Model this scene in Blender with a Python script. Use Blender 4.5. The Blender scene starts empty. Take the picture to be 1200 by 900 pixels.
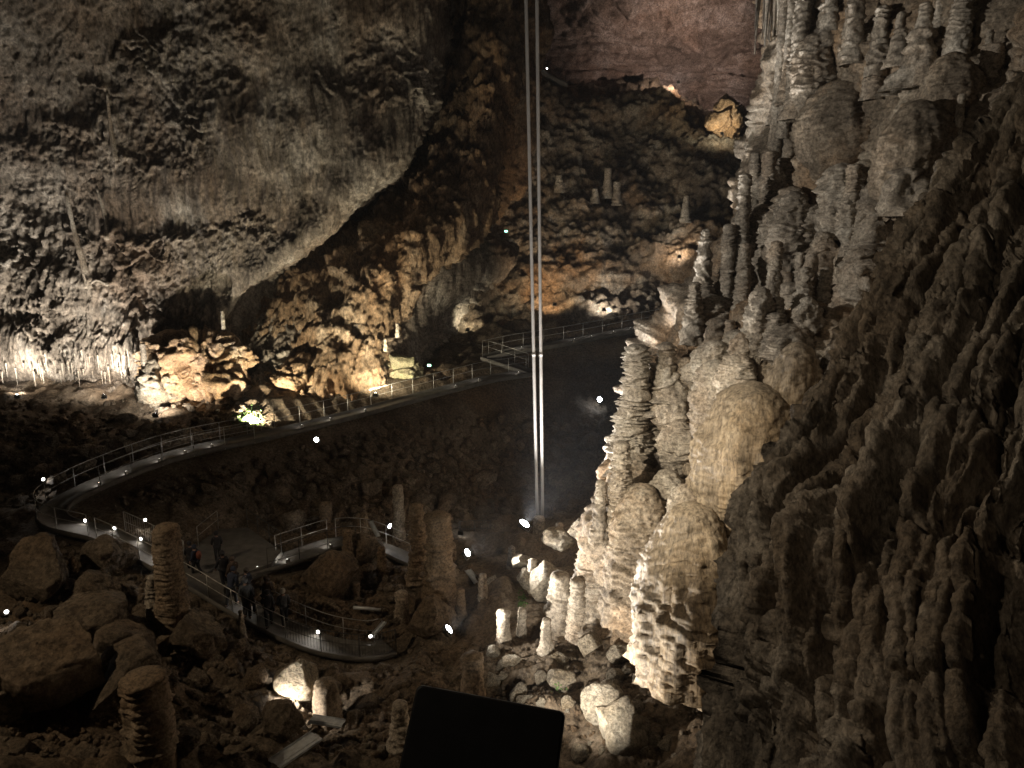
import bpy, bmesh, math, random
import numpy as np
from mathutils import Vector, Matrix

random.seed(7)
rng = np.random.default_rng(7)
SC = bpy.context.scene
COL = SC.collection
F32 = np.float32
HAZE = 0.00025

# ------------------------------------------------------------------ camera, world, exposure
F_PX = 873.0                       # focal length in pixels of the 1200 px wide photograph
PITCH = math.radians(12.0)
CP, SP = math.cos(PITCH), math.sin(PITCH)
cam_data = bpy.data.cameras.new('camera')
cam_data.sensor_width = 36.0
cam_data.lens = 36.0 * F_PX / 1200.0
cam_data.clip_start = 0.1
cam_data.clip_end = 400.0
cam = bpy.data.objects.new('camera', cam_data)
COL.objects.link(cam)
cam.rotation_euler = (math.pi / 2 - PITCH, 0, 0)
SC.camera = cam

world = bpy.data.worlds.new('World')
SC.world = world
world.use_nodes = True
bg = world.node_tree.nodes['Background']
bg.inputs['Color'].default_value = (1.0, 0.80, 0.60, 1)     # unlit underground air: a trace of stray light only
bg.inputs['Strength'].default_value = 0.007

SC.view_settings.view_transform = 'Standard'
SC.view_settings.look = 'None'
SC.view_settings.exposure = 0.0
SC.view_settings.gamma = 1.0
SC.render.engine = 'CYCLES'
SC.cycles.max_bounces = 5
SC.cycles.diffuse_bounces = 3
SC.cycles.sample_clamp_indirect = 2.0
SC.cycles.use_denoising = True

# large floodlights of the cave: (pixel x, pixel y, depth), aim (pixel x, pixel y, depth), watts, colour, cone degrees, blend, radius
WHITE = (1.0, 0.92, 0.80)
COOL = (0.86, 0.93, 1.0)
WARM = (1.0, 0.74, 0.46)
PINK = (1.0, 0.79, 0.66)
YEL = (1.0, 0.89, 0.64)
FLOODS = [
    # left wall, lit from its foot
    ('floodlight', (20, 464, 49.0), (25, 370, 52.5), 4600, WHITE, 150, 1.0, 'small floodlight behind the boulders at the foot of the pale left wall'),
    ('floodlight', (122, 464, 48.8), (112, 370, 52.5), 6000, WHITE, 150, 1.0, 'floodlight among boulders under the row of stalactites'),
    ('floodlight', (182, 486, 46.4), (195, 410, 50), 4500, WHITE, 140, 0.8, 'floodlight at the foot of the cracked orange rock'),
    # arch and rib behind the walkway
    ('floodlight', (290, 496, 47.6), (335, 440, 51), 7000, YEL, 160, 0.8, 'floodlight beside the mossy patch behind the walkway railing'),
    ('floodlight', (440, 462, 50.0), (470, 300, 56), 6500, YEL, 150, 0.8, 'floodlight under the yellow green wall foot above the walkway'),
    # far rubble slope
    ('floodlight', (548, 386, 63.5), (542, 350, 68), 420, YEL, 150, 0.8, 'floodlight lighting the small mossy rock above the switchback'),
    ('floodlight', (650, 356, 65.0), (640, 300, 71), 1500, WARM, 150, 0.8, 'floodlight under the orange overhang right of the two tubes'),
    ('floodlight', (708, 362, 65.0), (720, 300, 71), 1500, WHITE, 150, 0.8, 'bright floodlight on the far slope above the walkway'),
    ('floodlight', (796, 300, 68.0), (770, 240, 76), 600, WHITE, 160, 0.8, 'bright floodlight high on the far rubble slope beside the columns'),
    ('floodlight', (795, 96, 85.0), (800, 30, 90), 7500, PINK, 130, 1.0, 'floodlight on the high ledge below the pink lit ceiling'),
    ('floodlight', (846, 156, 72.5), (848, 135, 76), 900, YEL, 140, 0.8, 'floodlight in the yellow niche under the high ledge'),
    # hall floor, lighting the stalagmite wall
    ('floodlight', (614, 614, 41.5), (890, 230, 35), 40000, (0.97, 0.95, 0.92), 104, 1.0, 'brightest floodlight beside the stalagmite under the tubes'),
    ('floodlight', (547, 648, 37.0), (840, 500, 31), 9000, (1.0, 0.93, 0.84), 100, 0.5, 'floodlight on a slanted tray left of the fallen pale rock'),
    ('floodlight', (525, 738, 31.0), (850, 480, 30), 5500, (1.0, 0.92, 0.80), 150, 1.0, 'floodlight behind the dark stump by the boulder floor'),
    ('floodlight', (628, 862, 24.6), (740, 660, 29), 3600, (1.0, 0.91, 0.77), 150, 0.8, 'floodlight lying among stones behind the black panel'),
    ('floodlight', (371, 515, 40.5), (300, 560, 32), 40, COOL, 150, 0.8, 'lone cool floodlight on the dark bank below the walkway'),
    ('floodlight', (703, 468, 57.0), (560, 560, 40), 40, COOL, 150, 0.8, 'lone cool floodlight in the dark hollow left of the tall column'),
    ('floodlight', (322, 832, 26.8), (352, 815, 28.2), 800, WHITE, 150, 0.8, 'floodlight lighting the white glowing boulder by the metal troughs'),
    ('floodlight', (540, 624, 44.5), (560, 600, 47), 10, COOL, 150, 0.8, 'cool floodlight by the short railing behind the dark stalagmite'),
    ('floodlight', (456, 616, 41.5), (500, 640, 40), 40, COOL, 150, 0.8, 'cool floodlight behind the railing beside the leaning metal bar'),
]
# unseen spots without fixtures, added to brighten near rock, right wall, rubble and panel
ADDED_SPOTS = [
    ((-12.0, 13.5, 8.5), (9.0, 12.0, -4.0), 7600, (1.0, 0.86, 0.66), 66, 0.9),
    ((-10.0, 3.0, 7.0), (9.0, 14.0, -4.0), 2100, (1.0, 0.82, 0.60), 70, 0.9),
    ((-20.0, 20.0, 3.0), (12.0, 33.5, 0.0), 19000, (1.0, 0.93, 0.82), 44, 0.6),
    ((-12.0, 8.0, 3.0), (7.4, 28.0, -9.5), 44000, (1.0, 0.88, 0.68), 24, 0.9),
    ((-27.0, 16.0, 5.0), (-12.0, 24.0, -15.0), 7500, (1.0, 0.78, 0.52), 62, 0.9),
    ((-2.2, 2.6, 1.6), (0.0, 2.3, -1.0), 45, (1.0, 0.9, 0.75), 60, 0.9),
]


def P(px, py, d):
    """photograph pixel and camera depth (metres) -> world point"""
    x = (px - 600.0) / F_PX * d
    u = (450.0 - py) / F_PX * d
    return np.array([x, CP * d + SP * u, -SP * d + CP * u])


def project(p):
    p = np.asarray(p)
    d = p[..., 1] * CP - p[..., 2] * SP
    u = p[..., 1] * SP + p[..., 2] * CP
    return 600 + p[..., 0] / d * F_PX, 450 - u / d * F_PX, d


# ------------------------------------------------------------------ noise
_G = rng.normal(size=(256, 3)).astype(F32)
_G /= np.linalg.norm(_G, axis=1, keepdims=True)


def _hash(ix, iy, iz, seed):
    h = ix.astype(np.uint32) * np.uint32(374761393) + iy.astype(np.uint32) * np.uint32(668265263) \
        + iz.astype(np.uint32) * np.uint32(2246822519) + np.uint32((seed * 3266489917) & 0xffffffff)
    h ^= h >> np.uint32(15)
    h *= np.uint32(2654435761)
    h ^= h >> np.uint32(13)
    h *= np.uint32(1274126177)
    h ^= h >> np.uint32(16)
    return h


def _chunks(fn, p, *a):
    p = np.asarray(p, F32)
    sh = p.shape[:-1]
    q = p.reshape(-1, 3)
    out = [fn(q[i:i + 40000], *a) for i in range(0, len(q), 40000)]
    if isinstance(out[0], tuple):
        return tuple(np.concatenate([o[k] for o in out]).reshape(sh) for k in range(len(out[0])))
    return np.concatenate(out).reshape(sh)


def _gn(p, seed):
    i = np.floor(p)
    f = p - i
    i = i.astype(np.int32)
    u = f * f * f * (f * (f * 6 - 15) + 10)
    r = 0
    for dx in (0, 1):
        wx = u[:, 0] if dx else 1 - u[:, 0]
        for dy in (0, 1):
            wy = u[:, 1] if dy else 1 - u[:, 1]
            for dz in (0, 1):
                wz = u[:, 2] if dz else 1 - u[:, 2]
                g = _G[_hash(i[:, 0] + dx, i[:, 1] + dy, i[:, 2] + dz, seed) & 255]
                r = r + wx * wy * wz * (g[:, 0] * (f[:, 0] - dx) + g[:, 1] * (f[:, 1] - dy) + g[:, 2] * (f[:, 2] - dz))
    return r * 1.6


def gn(p, seed=0):
    return _chunks(_gn, p, seed)


def fbm(p, oct=4, seed=0, gain=0.5, ridged=False):
    p = np.asarray(p, F32)
    r, a, t = 0, 1.0, 0
    for k in range(oct):
        n = gn(p * (2.03 ** k) + 17.3 * k, seed + k)
        if ridged:
            n = 1 - 2 * np.abs(n)
        r = r + a * n
        t += a
        a *= gain
    return r / t


def _wor(p, seed):
    i = np.floor(p).astype(np.int32)
    f1 = np.full(len(p), 9, F32)
    f2 = np.full(len(p), 9, F32)
    idv = np.zeros(len(p), F32)
    for dx in (-1, 0, 1):
        for dy in (-1, 0, 1):
            for dz in (-1, 0, 1):
                c = i + np.array([dx, dy, dz], np.int32)
                h = _hash(c[:, 0], c[:, 1], c[:, 2], seed)
                o = np.stack([(h & 1023), ((h >> np.uint32(10)) & 1023), ((h >> np.uint32(20)) & 1023)], 1).astype(F32) / 1023
                dd = np.sqrt((((c + 0.1 + 0.8 * o) - p) ** 2).sum(1))
                near = dd < f1
                f2 = np.where(near, f1, np.minimum(f2, dd))
                idv = np.where(near, (h & 255).astype(F32) / 255, idv)
                f1 = np.where(near, dd, f1)
    return f1.astype(F32), f2.astype(F32), idv


def wor(p, seed=0):
    return _chunks(_wor, p, seed)


def smooth(a, b, x):
    t = np.clip((x - a) / (b - a), 0, 1)
    return t * t * (3 - 2 * t)


# ------------------------------------------------------------------ materials
def new_mat(name):
    m = bpy.data.materials.new(name)
    m.use_nodes = True
    nt = m.node_tree
    nt.nodes.clear()
    out = nt.nodes.new('ShaderNodeOutputMaterial')
    b = nt.nodes.new('ShaderNodeBsdfPrincipled')
    nt.links.new(b.outputs[0], out.inputs[0])
    return m, nt, b


def rock_mat(name, dark, mid, pale, stain=None, scale=1.0, bump=0.5, rough=0.8, stain_amt=0.5, stretch=1.0, bump_dist=0.05, random_shift=False, vein=None):
    return _rock_mat(name, dark, mid, pale, stain, scale, bump, rough, stain_amt, stretch, bump_dist, random_shift, vein)


def _rock_mat(name, dark, mid, pale, stain=None, scale=1.0, bump=0.5, rough=0.8, stain_amt=0.5, stretch=1.0, bump_dist=0.05, random_shift=False, vein=None):
    m, nt, b = new_mat(name)
    N, L = nt.nodes.new, nt.links.new
    tc = N('ShaderNodeTexCoord')
    mp = N('ShaderNodeMapping')
    mp.inputs['Scale'].default_value = (1, 1, stretch)
    L(tc.outputs['Object'], mp.inputs[0])
    vec = mp.outputs[0]
    if random_shift:
        oi = N('ShaderNodeObjectInfo')
        ad = N('ShaderNodeVectorMath')
        mu = N('ShaderNodeMath'); mu.operation = 'MULTIPLY'; mu.inputs[1].default_value = 50
        L(oi.outputs['Random'], mu.inputs[0])
        L(vec, ad.inputs[0]); L(mu.outputs[0], ad.inputs[1])
        vec = ad.outputs[0]

    def nz(s, det, r=0.6):
        n = N('ShaderNodeTexNoise')
        n.inputs['Scale'].default_value = s
        n.inputs['Detail'].default_value = det
        n.inputs['Roughness'].default_value = r
        L(vec, n.inputs['Vector'])
        return n
    n1 = nz(0.35 * scale, 8, 0.68)
    cr = N('ShaderNodeValToRGB')
    e = cr.color_ramp.elements
    e[0].position, e[0].color = 0.30, (*dark, 1)
    e[1].position, e[1].color = 0.68, (*pale, 1)
    k = cr.color_ramp.elements.new(0.50)
    k.color = (*mid, 1)
    L(n1.outputs[0], cr.inputs[0])
    col = cr.outputs[0]
    if stain:
        n2 = nz(0.16 * scale, 6, 0.6)
        r2 = N('ShaderNodeValToRGB')
        r2.color_ramp.elements[0].position = 0.48
        r2.color_ramp.elements[1].position = 0.62
        L(n2.outputs[0], r2.inputs[0])
        mm = N('ShaderNodeMath'); mm.operation = 'MULTIPLY'; mm.inputs[1].default_value = stain_amt
        L(r2.outputs[0], mm.inputs[0])
        mx = N('ShaderNodeMix'); mx.data_type = 'RGBA'
        L(mm.outputs[0], mx.inputs[0]); L(col, mx.inputs[6])
        mx.inputs[7].default_value = (*stain, 1)
        col = mx.outputs[2]
    if vein:
        sm_ = N('ShaderNodeMapping'); sm_.inputs['Scale'].default_value = (1.0, 1.0, 0.06)
        L(tc.outputs['Object'], sm_.inputs[0])
        s1 = N('ShaderNodeTexNoise'); s1.inputs['Scale'].default_value = 1.5; s1.inputs['Detail'].default_value = 6; s1.inputs['Roughness'].default_value = 0.7
        L(sm_.outputs[0], s1.inputs['Vector'])
        s2 = N('ShaderNodeMapRange'); s2.inputs[1].default_value = 0.35; s2.inputs[2].default_value = 0.65; s2.inputs[3].default_value = 0.55; s2.inputs[4].default_value = 1.2
        L(s1.outputs[0], s2.inputs[0])
        s3 = N('ShaderNodeMix'); s3.data_type = 'RGBA'; s3.blend_type = 'MULTIPLY'; s3.inputs[0].default_value = 1
        L(col, s3.inputs[6]); L(s2.outputs[0], s3.inputs[7])
        col = s3.outputs[2]
        vm = N('ShaderNodeMapping'); vm.inputs['Scale'].default_value = (1.0, 1.0, 0.42)
        L(vec, vm.inputs[0])
        v1 = N('ShaderNodeTexNoise'); v1.noise_type = 'RIDGED_MULTIFRACTAL'
        v1.inputs['Scale'].default_value = 1.1; v1.inputs['Detail'].default_value = 7; v1.inputs['Roughness'].default_value = 0.6
        v1.inputs['Distortion'].default_value = 0.6
        L(vm.outputs[0], v1.inputs['Vector'])
        vr = N('ShaderNodeMapRange'); vr.inputs[1].default_value = 0.45; vr.inputs[2].default_value = 1.0
        L(v1.outputs[0], vr.inputs[0])
        v2 = nz(0.10, 5, 0.6)
        v3 = N('ShaderNodeMapRange'); v3.inputs[1].default_value = 0.42; v3.inputs[2].default_value = 0.62
        L(v2.outputs[0], v3.inputs[0])
        v4 = N('ShaderNodeMath'); v4.operation = 'MULTIPLY'
        L(vr.outputs[0], v4.inputs[0]); L(v3.outputs[0], v4.inputs[1])
        vx = N('ShaderNodeMix'); vx.data_type = 'RGBA'
        L(v4.outputs[0], vx.inputs[0]); L(col, vx.inputs[6]); vx.inputs[7].default_value = (*vein, 1)
        col = vx.outputs[2]
    # fine speckle of calcite crystals and dirt
    n3 = nz(6.0 * scale, 5, 0.75)
    r3 = N('ShaderNodeMapRange')
    r3.inputs[1].default_value = 0.37; r3.inputs[2].default_value = 0.63
    r3.inputs[3].default_value = 0.40; r3.inputs[4].default_value = 1.40
    L(n3.outputs[0], r3.inputs[0])
    m3 = N('ShaderNodeMix'); m3.data_type = 'RGBA'; m3.blend_type = 'MULTIPLY'; m3.inputs[0].default_value = 1
    L(col, m3.inputs[6]); L(r3.outputs[0], m3.inputs[7])
    L(m3.outputs[2], b.inputs['Base Color'])
    b.inputs['Roughness'].default_value = rough
    b.inputs['Specular IOR Level'].default_value = 0.3
    bp = N('ShaderNodeBump')
    bp.inputs['Strength'].default_value = bump
    bp.inputs['Distance'].default_value = bump_dist * 3.2
    n4 = nz(2.6 * scale, 12, 0.70)
    L(n4.outputs[0], bp.inputs['Height'])
    L(bp.outputs[0], b.inputs['Normal'])
    return m


def plain_mat(name, col, rough=0.6, metal=0.0, noise=0.25, scale=8.0, bump=0.0):
    m, nt, b = new_mat(name)
    N, L = nt.nodes.new, nt.links.new
    tc = N('ShaderNodeTexCoord')
    n = N('ShaderNodeTexNoise')
    n.inputs['Scale'].default_value = scale
    n.inputs['Detail'].default_value = 6
    L(tc.outputs['Object'], n.inputs['Vector'])
    r = N('ShaderNodeMapRange')
    r.inputs[1].default_value = 0.3; r.inputs[2].default_value = 0.7
    r.inputs[3].default_value = 1 - noise; r.inputs[4].default_value = 1 + noise
    L(n.outputs[0], r.inputs[0])
    x = N('ShaderNodeMix'); x.data_type = 'RGBA'; x.blend_type = 'MULTIPLY'; x.inputs[0].default_value = 1
    x.inputs[6].default_value = (*col, 1)
    L(r.outputs[0], x.inputs[7])
    L(x.outputs[2], b.inputs['Base Color'])
    b.inputs['Roughness'].default_value = rough
    b.inputs['Metallic'].default_value = metal
    if bump:
        bp = N('ShaderNodeBump'); bp.inputs['Strength'].default_value = bump; bp.inputs['Distance'].default_value = 0.02
        L(n.outputs[0], bp.inputs['Height']); L(bp.outputs[0], b.inputs['Normal'])
    return m


def lamp_mat(name, col, strength):
    m, nt, b = new_mat(name)
    b.inputs['Base Color'].default_value = (0.8, 0.8, 0.8, 1)
    b.inputs['Emission Color'].default_value = (*col, 1)
    b.inputs['Emission Strength'].default_value = strength
    return m


M_PALE = rock_mat('pale_wall_rock', (0.10, 0.08, 0.062), (0.205, 0.172, 0.138), (0.37, 0.335, 0.29), (0.25, 0.15, 0.085), 1.0, 0.8, stretch=0.6, stain_amt=0.3, bump_dist=0.06, vein=(0.62, 0.58, 0.52))
M_FAR = rock_mat('far_wall_rock', (0.10, 0.07, 0.055), (0.24, 0.18, 0.15), (0.42, 0.35, 0.32), (0.26, 0.15, 0.10), 0.9, 0.9, stain_amt=0.3, bump_dist=0.15)
M_SLOPE = rock_mat('far_slope_rock', (0.07, 0.05, 0.034), (0.20, 0.155, 0.11), (0.38, 0.34, 0.28), (0.26, 0.14, 0.06), 0.9, 0.8, stain_amt=0.55, bump_dist=0.15)
M_FLOW = rock_mat('flowstone_rock', (0.10, 0.08, 0.06), (0.27, 0.22, 0.165), (0.44, 0.385, 0.31), (0.36, 0.215, 0.105), 1.2, 0.7, stain_amt=0.5, bump_dist=0.06)
M_DOME = rock_mat('smooth_flowstone', (0.17, 0.135, 0.10), (0.34, 0.275, 0.20), (0.48, 0.43, 0.35), (0.42, 0.27, 0.13), 1.5, 0.6, rough=0.45, stain_amt=0.5, stretch=0.16, bump_dist=0.03)
M_STAL = rock_mat('stalagmite_calcite', (0.13, 0.11, 0.09), (0.30, 0.26, 0.21), (0.46, 0.42, 0.36), (0.30, 0.20, 0.12), 1.5, 0.6, stain_amt=0.3, bump_dist=0.022, random_shift=True)
M_BROWN = rock_mat('brown_stalagmite', (0.08, 0.06, 0.04), (0.17, 0.13, 0.09), (0.28, 0.22, 0.16), (0.20, 0.12, 0.06), 1.5, 0.6, stain_amt=0.4, bump_dist=0.025, random_shift=True)
M_BUTT = rock_mat('orange_brown_rock', (0.085, 0.055, 0.033), (0.22, 0.145, 0.085), (0.36, 0.28, 0.20), (0.30, 0.165, 0.075), 1.1, 0.9, stain_amt=0.5, bump_dist=0.12, stretch=0.5)
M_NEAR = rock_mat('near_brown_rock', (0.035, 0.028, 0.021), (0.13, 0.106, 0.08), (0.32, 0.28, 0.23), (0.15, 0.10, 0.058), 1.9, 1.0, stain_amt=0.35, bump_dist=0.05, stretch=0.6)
M_GROUND = rock_mat('cave_floor_rock', (0.06, 0.043, 0.028), (0.13, 0.10, 0.07), (0.22, 0.175, 0.13), (0.15, 0.09, 0.045), 1.2, 0.8, stain_amt=0.4, bump_dist=0.08)
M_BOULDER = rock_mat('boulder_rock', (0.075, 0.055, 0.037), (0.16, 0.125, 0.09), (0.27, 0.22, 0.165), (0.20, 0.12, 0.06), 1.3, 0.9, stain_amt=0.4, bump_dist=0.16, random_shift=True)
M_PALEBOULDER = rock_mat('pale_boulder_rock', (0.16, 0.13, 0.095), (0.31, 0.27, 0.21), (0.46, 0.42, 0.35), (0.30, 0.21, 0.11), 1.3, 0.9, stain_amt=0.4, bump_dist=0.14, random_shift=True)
M_ORANGE = rock_mat('orange_rock', (0.13, 0.08, 0.045), (0.33, 0.225, 0.135), (0.50, 0.44, 0.36), (0.34, 0.19, 0.085), 1.2, 0.8, stain_amt=0.6, bump_dist=0.08)
M_MOSS = plain_mat('lamp_moss', (0.07, 0.13, 0.035), 0.9, 0, 0.5, 10)
M_MOSSROCK = rock_mat('mossy_rock', (0.12, 0.10, 0.06), (0.28, 0.25, 0.16), (0.42, 0.38, 0.29), (0.24, 0.26, 0.11), 2.0, 0.8, stain_amt=0.55, bump_dist=0.05)
M_CONC = plain_mat('walkway_concrete', (0.10, 0.092, 0.082), 0.85, 0, 0.3, 2.5, 0.3)
M_STEEL = plain_mat('railing_steel', (0.33, 0.32, 0.30), 0.45, 0.6, 0.25, 6)
M_DARKSTEEL = plain_mat('painted_or_dimmed_steel', (0.06, 0.058, 0.055), 0.5, 0.4, 0.3, 6)
M_TUBE = plain_mat('grey_plastic_tube', (0.47, 0.44, 0.41), 0.45, 0, 0.12, 0.7)
M_ALU = plain_mat('bare_aluminium', (0.62, 0.64, 0.66), 0.45, 0.55, 0.2, 5)
M_BLACK = plain_mat('black_housing', (0.022, 0.020, 0.018), 0.55, 0.1, 0.3, 12)
M_EDGE = plain_mat('highlight_metal_edge', (0.45, 0.44, 0.42), 0.4, 0.5, 0.5, 25)  # frame metal coloured lighter to stand in for the edge highlight
M_LENS = lamp_mat('floodlight_lens', (0.92, 0.96, 1.0), 40)
M_LENSW = lamp_mat('warm_floodlight_lens', (1.0, 0.92, 0.72), 30)
M_STEP = lamp_mat('path_light_lens', (1.0, 0.95, 0.88), 14)
M_GREENLED = lamp_mat('green_led', (0.25, 1.0, 0.6), 8)
M_SKIN = plain_mat('skin', (0.32, 0.20, 0.145), 0.6, 0, 0.1, 20)
M_JK = [plain_mat('dark_jacket', (0.018, 0.018, 0.024), 0.8, 0, 0.3, 12),
        plain_mat('navy_jacket', (0.020, 0.028, 0.055), 0.8, 0, 0.3, 12),
        plain_mat('brown_jacket', (0.055, 0.036, 0.026), 0.8, 0, 0.3, 12),
        plain_mat('grey_jacket', (0.07, 0.075, 0.085), 0.8, 0, 0.3, 12)]
M_TR = plain_mat('dark_trousers', (0.014, 0.015, 0.020), 0.85, 0, 0.3, 12)
M_HAIR = plain_mat('dark_hair', (0.02, 0.014, 0.010), 0.6, 0, 0.3, 30)
M_WHITE = plain_mat('white_knit', (0.62, 0.60, 0.57), 0.9, 0, 0.15, 30)
M_RED = plain_mat('rust_red_fabric', (0.16, 0.05, 0.03), 0.8, 0, 0.25, 15)


# ------------------------------------------------------------------ object helpers
def mesh_np(name, V, Fq, mat, smooth_shade=True):
    """V (n,3), Fq (m,3|4) -> Mesh"""
    me = bpy.data.meshes.new(name)
    V = np.ascontiguousarray(V, F32)
    Fq = np.ascontiguousarray(Fq, np.int32)
    k = Fq.shape[1]
    me.vertices.add(len(V)); me.vertices.foreach_set('co', V.ravel())
    me.loops.add(Fq.size); me.loops.foreach_set('vertex_index', Fq.ravel())
    me.polygons.add(len(Fq)); me.polygons.foreach_set('loop_start', np.arange(0, Fq.size, k, dtype=np.int32))
    if smooth_shade:
        me.polygons.foreach_set('use_smooth', np.ones(len(Fq), bool))
    me.update(calc_edges=True)
    me.materials.append(mat)
    return me


def link(name, me, parent=None, loc=None):
    o = bpy.data.objects.new(name, me)
    COL.objects.link(o)
    if parent is not None:
        o.parent = parent
    if loc is not None:
        o.location = tuple(float(v) for v in loc)
    return o


def tag(o, label=None, cat=None, group=None, kind=None):
    if label: o['label'] = label
    if cat: o['category'] = cat
    if group: o['group'] = group
    if kind: o['kind'] = kind
    return o


def empty(name, loc, rz=0.0):
    o = bpy.data.objects.new(name, None)
    o.empty_display_size = 0.2
    COL.objects.link(o)
    o.location = tuple(float(v) for v in loc)
    o.rotation_euler = (0, 0, rz)
    return o


def grid_faces(nv, nu, wrap=False):
    i = np.arange(nv - 1)[:, None] * nu
    j = np.arange(nu if wrap else nu - 1)[None, :]
    j2 = (j + 1) % nu
    return np.stack([i + j, i + j2, i + nu + j2, i + nu + j], -1).reshape(-1, 4)


class MB:
    """collects shapes for ONE mesh"""
    def __init__(s):
        s.v, s.f, s.n = [], [], 0

    def add(s, V, Fq):
        Fq = np.asarray(Fq)
        if Fq.shape[1] == 3:
            Fq = np.concatenate([Fq, Fq[:, 2:3]], 1)
        s.v.append(np.asarray(V, float)); s.f.append(Fq + s.n); s.n += len(V)
        return s

    def tube(s, pts, r, n=8, caps=True):
        pts = np.asarray(pts, float)
        r = np.broadcast_to(np.asarray(r, float), (len(pts),))
        t = np.gradient(pts, axis=0)
        t /= np.linalg.norm(t, axis=1, keepdims=True) + 1e-9
        ref = np.array([0, 0, 1.0]) if abs(t[0, 2]) < 0.9 else np.array([1.0, 0, 0])
        a = np.cross(t, ref); a /= np.linalg.norm(a, axis=1, keepdims=True) + 1e-9
        b = np.cross(t, a)
        an = np.arange(n) / n * 2 * math.pi
        V = pts[:, None] + r[:, None, None] * (np.cos(an)[None, :, None] * a[:, None] + np.sin(an)[None, :, None] * b[:, None])
        V = V.reshape(-1, 3)
        Fq = grid_faces(len(pts), n, True)
        if caps:
            V = np.concatenate([V, pts[:1], pts[-1:]])
            c0, c1 = len(V) - 2, len(V) - 1
            k = np.arange(n)
            base = (len(pts) - 1) * n
            cap = np.concatenate([np.stack([np.full(n, c0), (k + 1) % n, k, k], 1), np.stack([np.full(n, c1), base + k, base + (k + 1) % n, base + (k + 1) % n], 1)])
            Fq = np.concatenate([Fq, cap])
        return s.add(V, Fq)

    def box(s, c, size, R=None):
        h = np.asarray(size, float) / 2
        V = np.array([[x, y, z] for x in (-1, 1) for y in (-1, 1) for z in (-1, 1)], float) * h
        if R is not None:
            V = V @ np.asarray(R).T
        V += np.asarray(c, float)
        return s.add(V, [[0, 1, 3, 2], [4, 6, 7, 5], [0, 4, 5, 1], [2, 3, 7, 6], [0, 2, 6, 4], [1, 5, 7, 3]])

    def build(s, name, mat, parent=None, smooth_shade=False):
        V = np.concatenate(s.v)
        me = bpy.data.meshes.new(name)
        fl = []
        for q in np.concatenate(s.f).tolist():
            t = []
            for i in q:
                if i not in t: t.append(i)
            if len(t) > 2: fl.append(t)
        me.from_pydata(V.tolist(), [], fl)
        if smooth_shade:
            me.polygons.foreach_set('use_smooth', np.ones(len(me.polygons), bool))
        me.materials.append(mat)
        me.update()
        return link(name, me, parent)


# ------------------------------------------------------------------ cave surfaces: control nets, splined and displaced
PATCH = {}


def catmull(C, t):
    """C (n,...), t in [0,n-1]"""
    n = len(C)
    i = np.clip(np.floor(t).astype(int), 0, n - 2)
    f = (t - i).reshape(-1, *([1] * (C.ndim - 1)))
    c0, c1, c2, c3 = C[np.clip(i - 1, 0, n - 1)], C[i], C[i + 1], C[np.clip(i + 2, 0, n - 1)]
    return 0.5 * (2 * c1 + (c2 - c0) * f + (2 * c0 - 5 * c1 + 4 * c2 - c3) * f ** 2 + (3 * c1 - c0 - 3 * c2 + c3) * f ** 3)


def even(lengths, n):
    s = np.concatenate([[0], np.cumsum(np.maximum(lengths, 1e-3))])
    return np.interp(np.linspace(0, s[-1], n), s, np.arange(len(s)))


def normals(G):
    du = np.gradient(G, axis=1); dv = np.gradient(G, axis=0)
    n = np.cross(du, dv)
    n /= np.linalg.norm(n, axis=-1, keepdims=True) + 1e-9
    return n


def patch(name, rows, nu, nv, disps, mat, label=None, keep=0.25):
    px = np.array(rows, float)
    C = np.array([[P(*c) for c in r] for r in rows])
    lu = np.clip(np.linalg.norm(np.diff(px[:, :, :2], axis=1), axis=-1), 14, 400).mean(0)
    lv = np.clip(np.linalg.norm(np.diff(px[:, :, :2], axis=0), axis=-1), 14, 400).mean(1)
    tu, tv = even(lu, nu), even(lv, nv)
    G = catmull(C, tv)
    G = np.swapaxes(catmull(np.swapaxes(G, 0, 1), tu), 0, 1)
    U = np.broadcast_to(tu[None, :], (nv, nu)).astype(F32)
    Vv = np.broadcast_to(tv[:, None], (nv, nu)).astype(F32)
    mid = normals(G)
    if (mid * -G).sum(-1).mean() < 0:
        sg = -1
    else:
        sg = 1
    n0 = normals(G) * sg
    for fn in disps:
        n = n0 + keep * normals(G) * sg
        n /= np.linalg.norm(n, axis=-1, keepdims=True)
        G = G + n * fn(G.astype(F32), U, Vv, n)[..., None]
    PATCH[name] = G
    Fq = grid_faces(nv, nu)
    if sg < 0:
        Fq = Fq[:, ::-1]
    o = link(name, mesh_np(name, G.reshape(-1, 3), Fq, mat))
    tag(o, label, None, None, 'structure')
    return o


def on_patch(name, px, py):
    G = PATCH[name].reshape(-1, 3)
    x, y, d = project(G)
    e = (x - px) ** 2 + (y - py) ** 2
    near = np.argsort(e)[:12]
    return G[near[np.argmin(d[near])]]


# ---- pale left wall that curls over, then the recess and rib behind it
def curtain_macro(p, U, V, n):
    q = p * np.array([0.10, 0.10, 0.14], F32)
    big = fbm(q, 3, 3) * 1.3
    bul = wor(p * np.array([0.20, 0.20, 0.10], F32) + 0.4 * gn(p * 0.2, 8)[..., None], 5)
    return big + (0.6 - bul[0]) * 0.5


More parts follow.
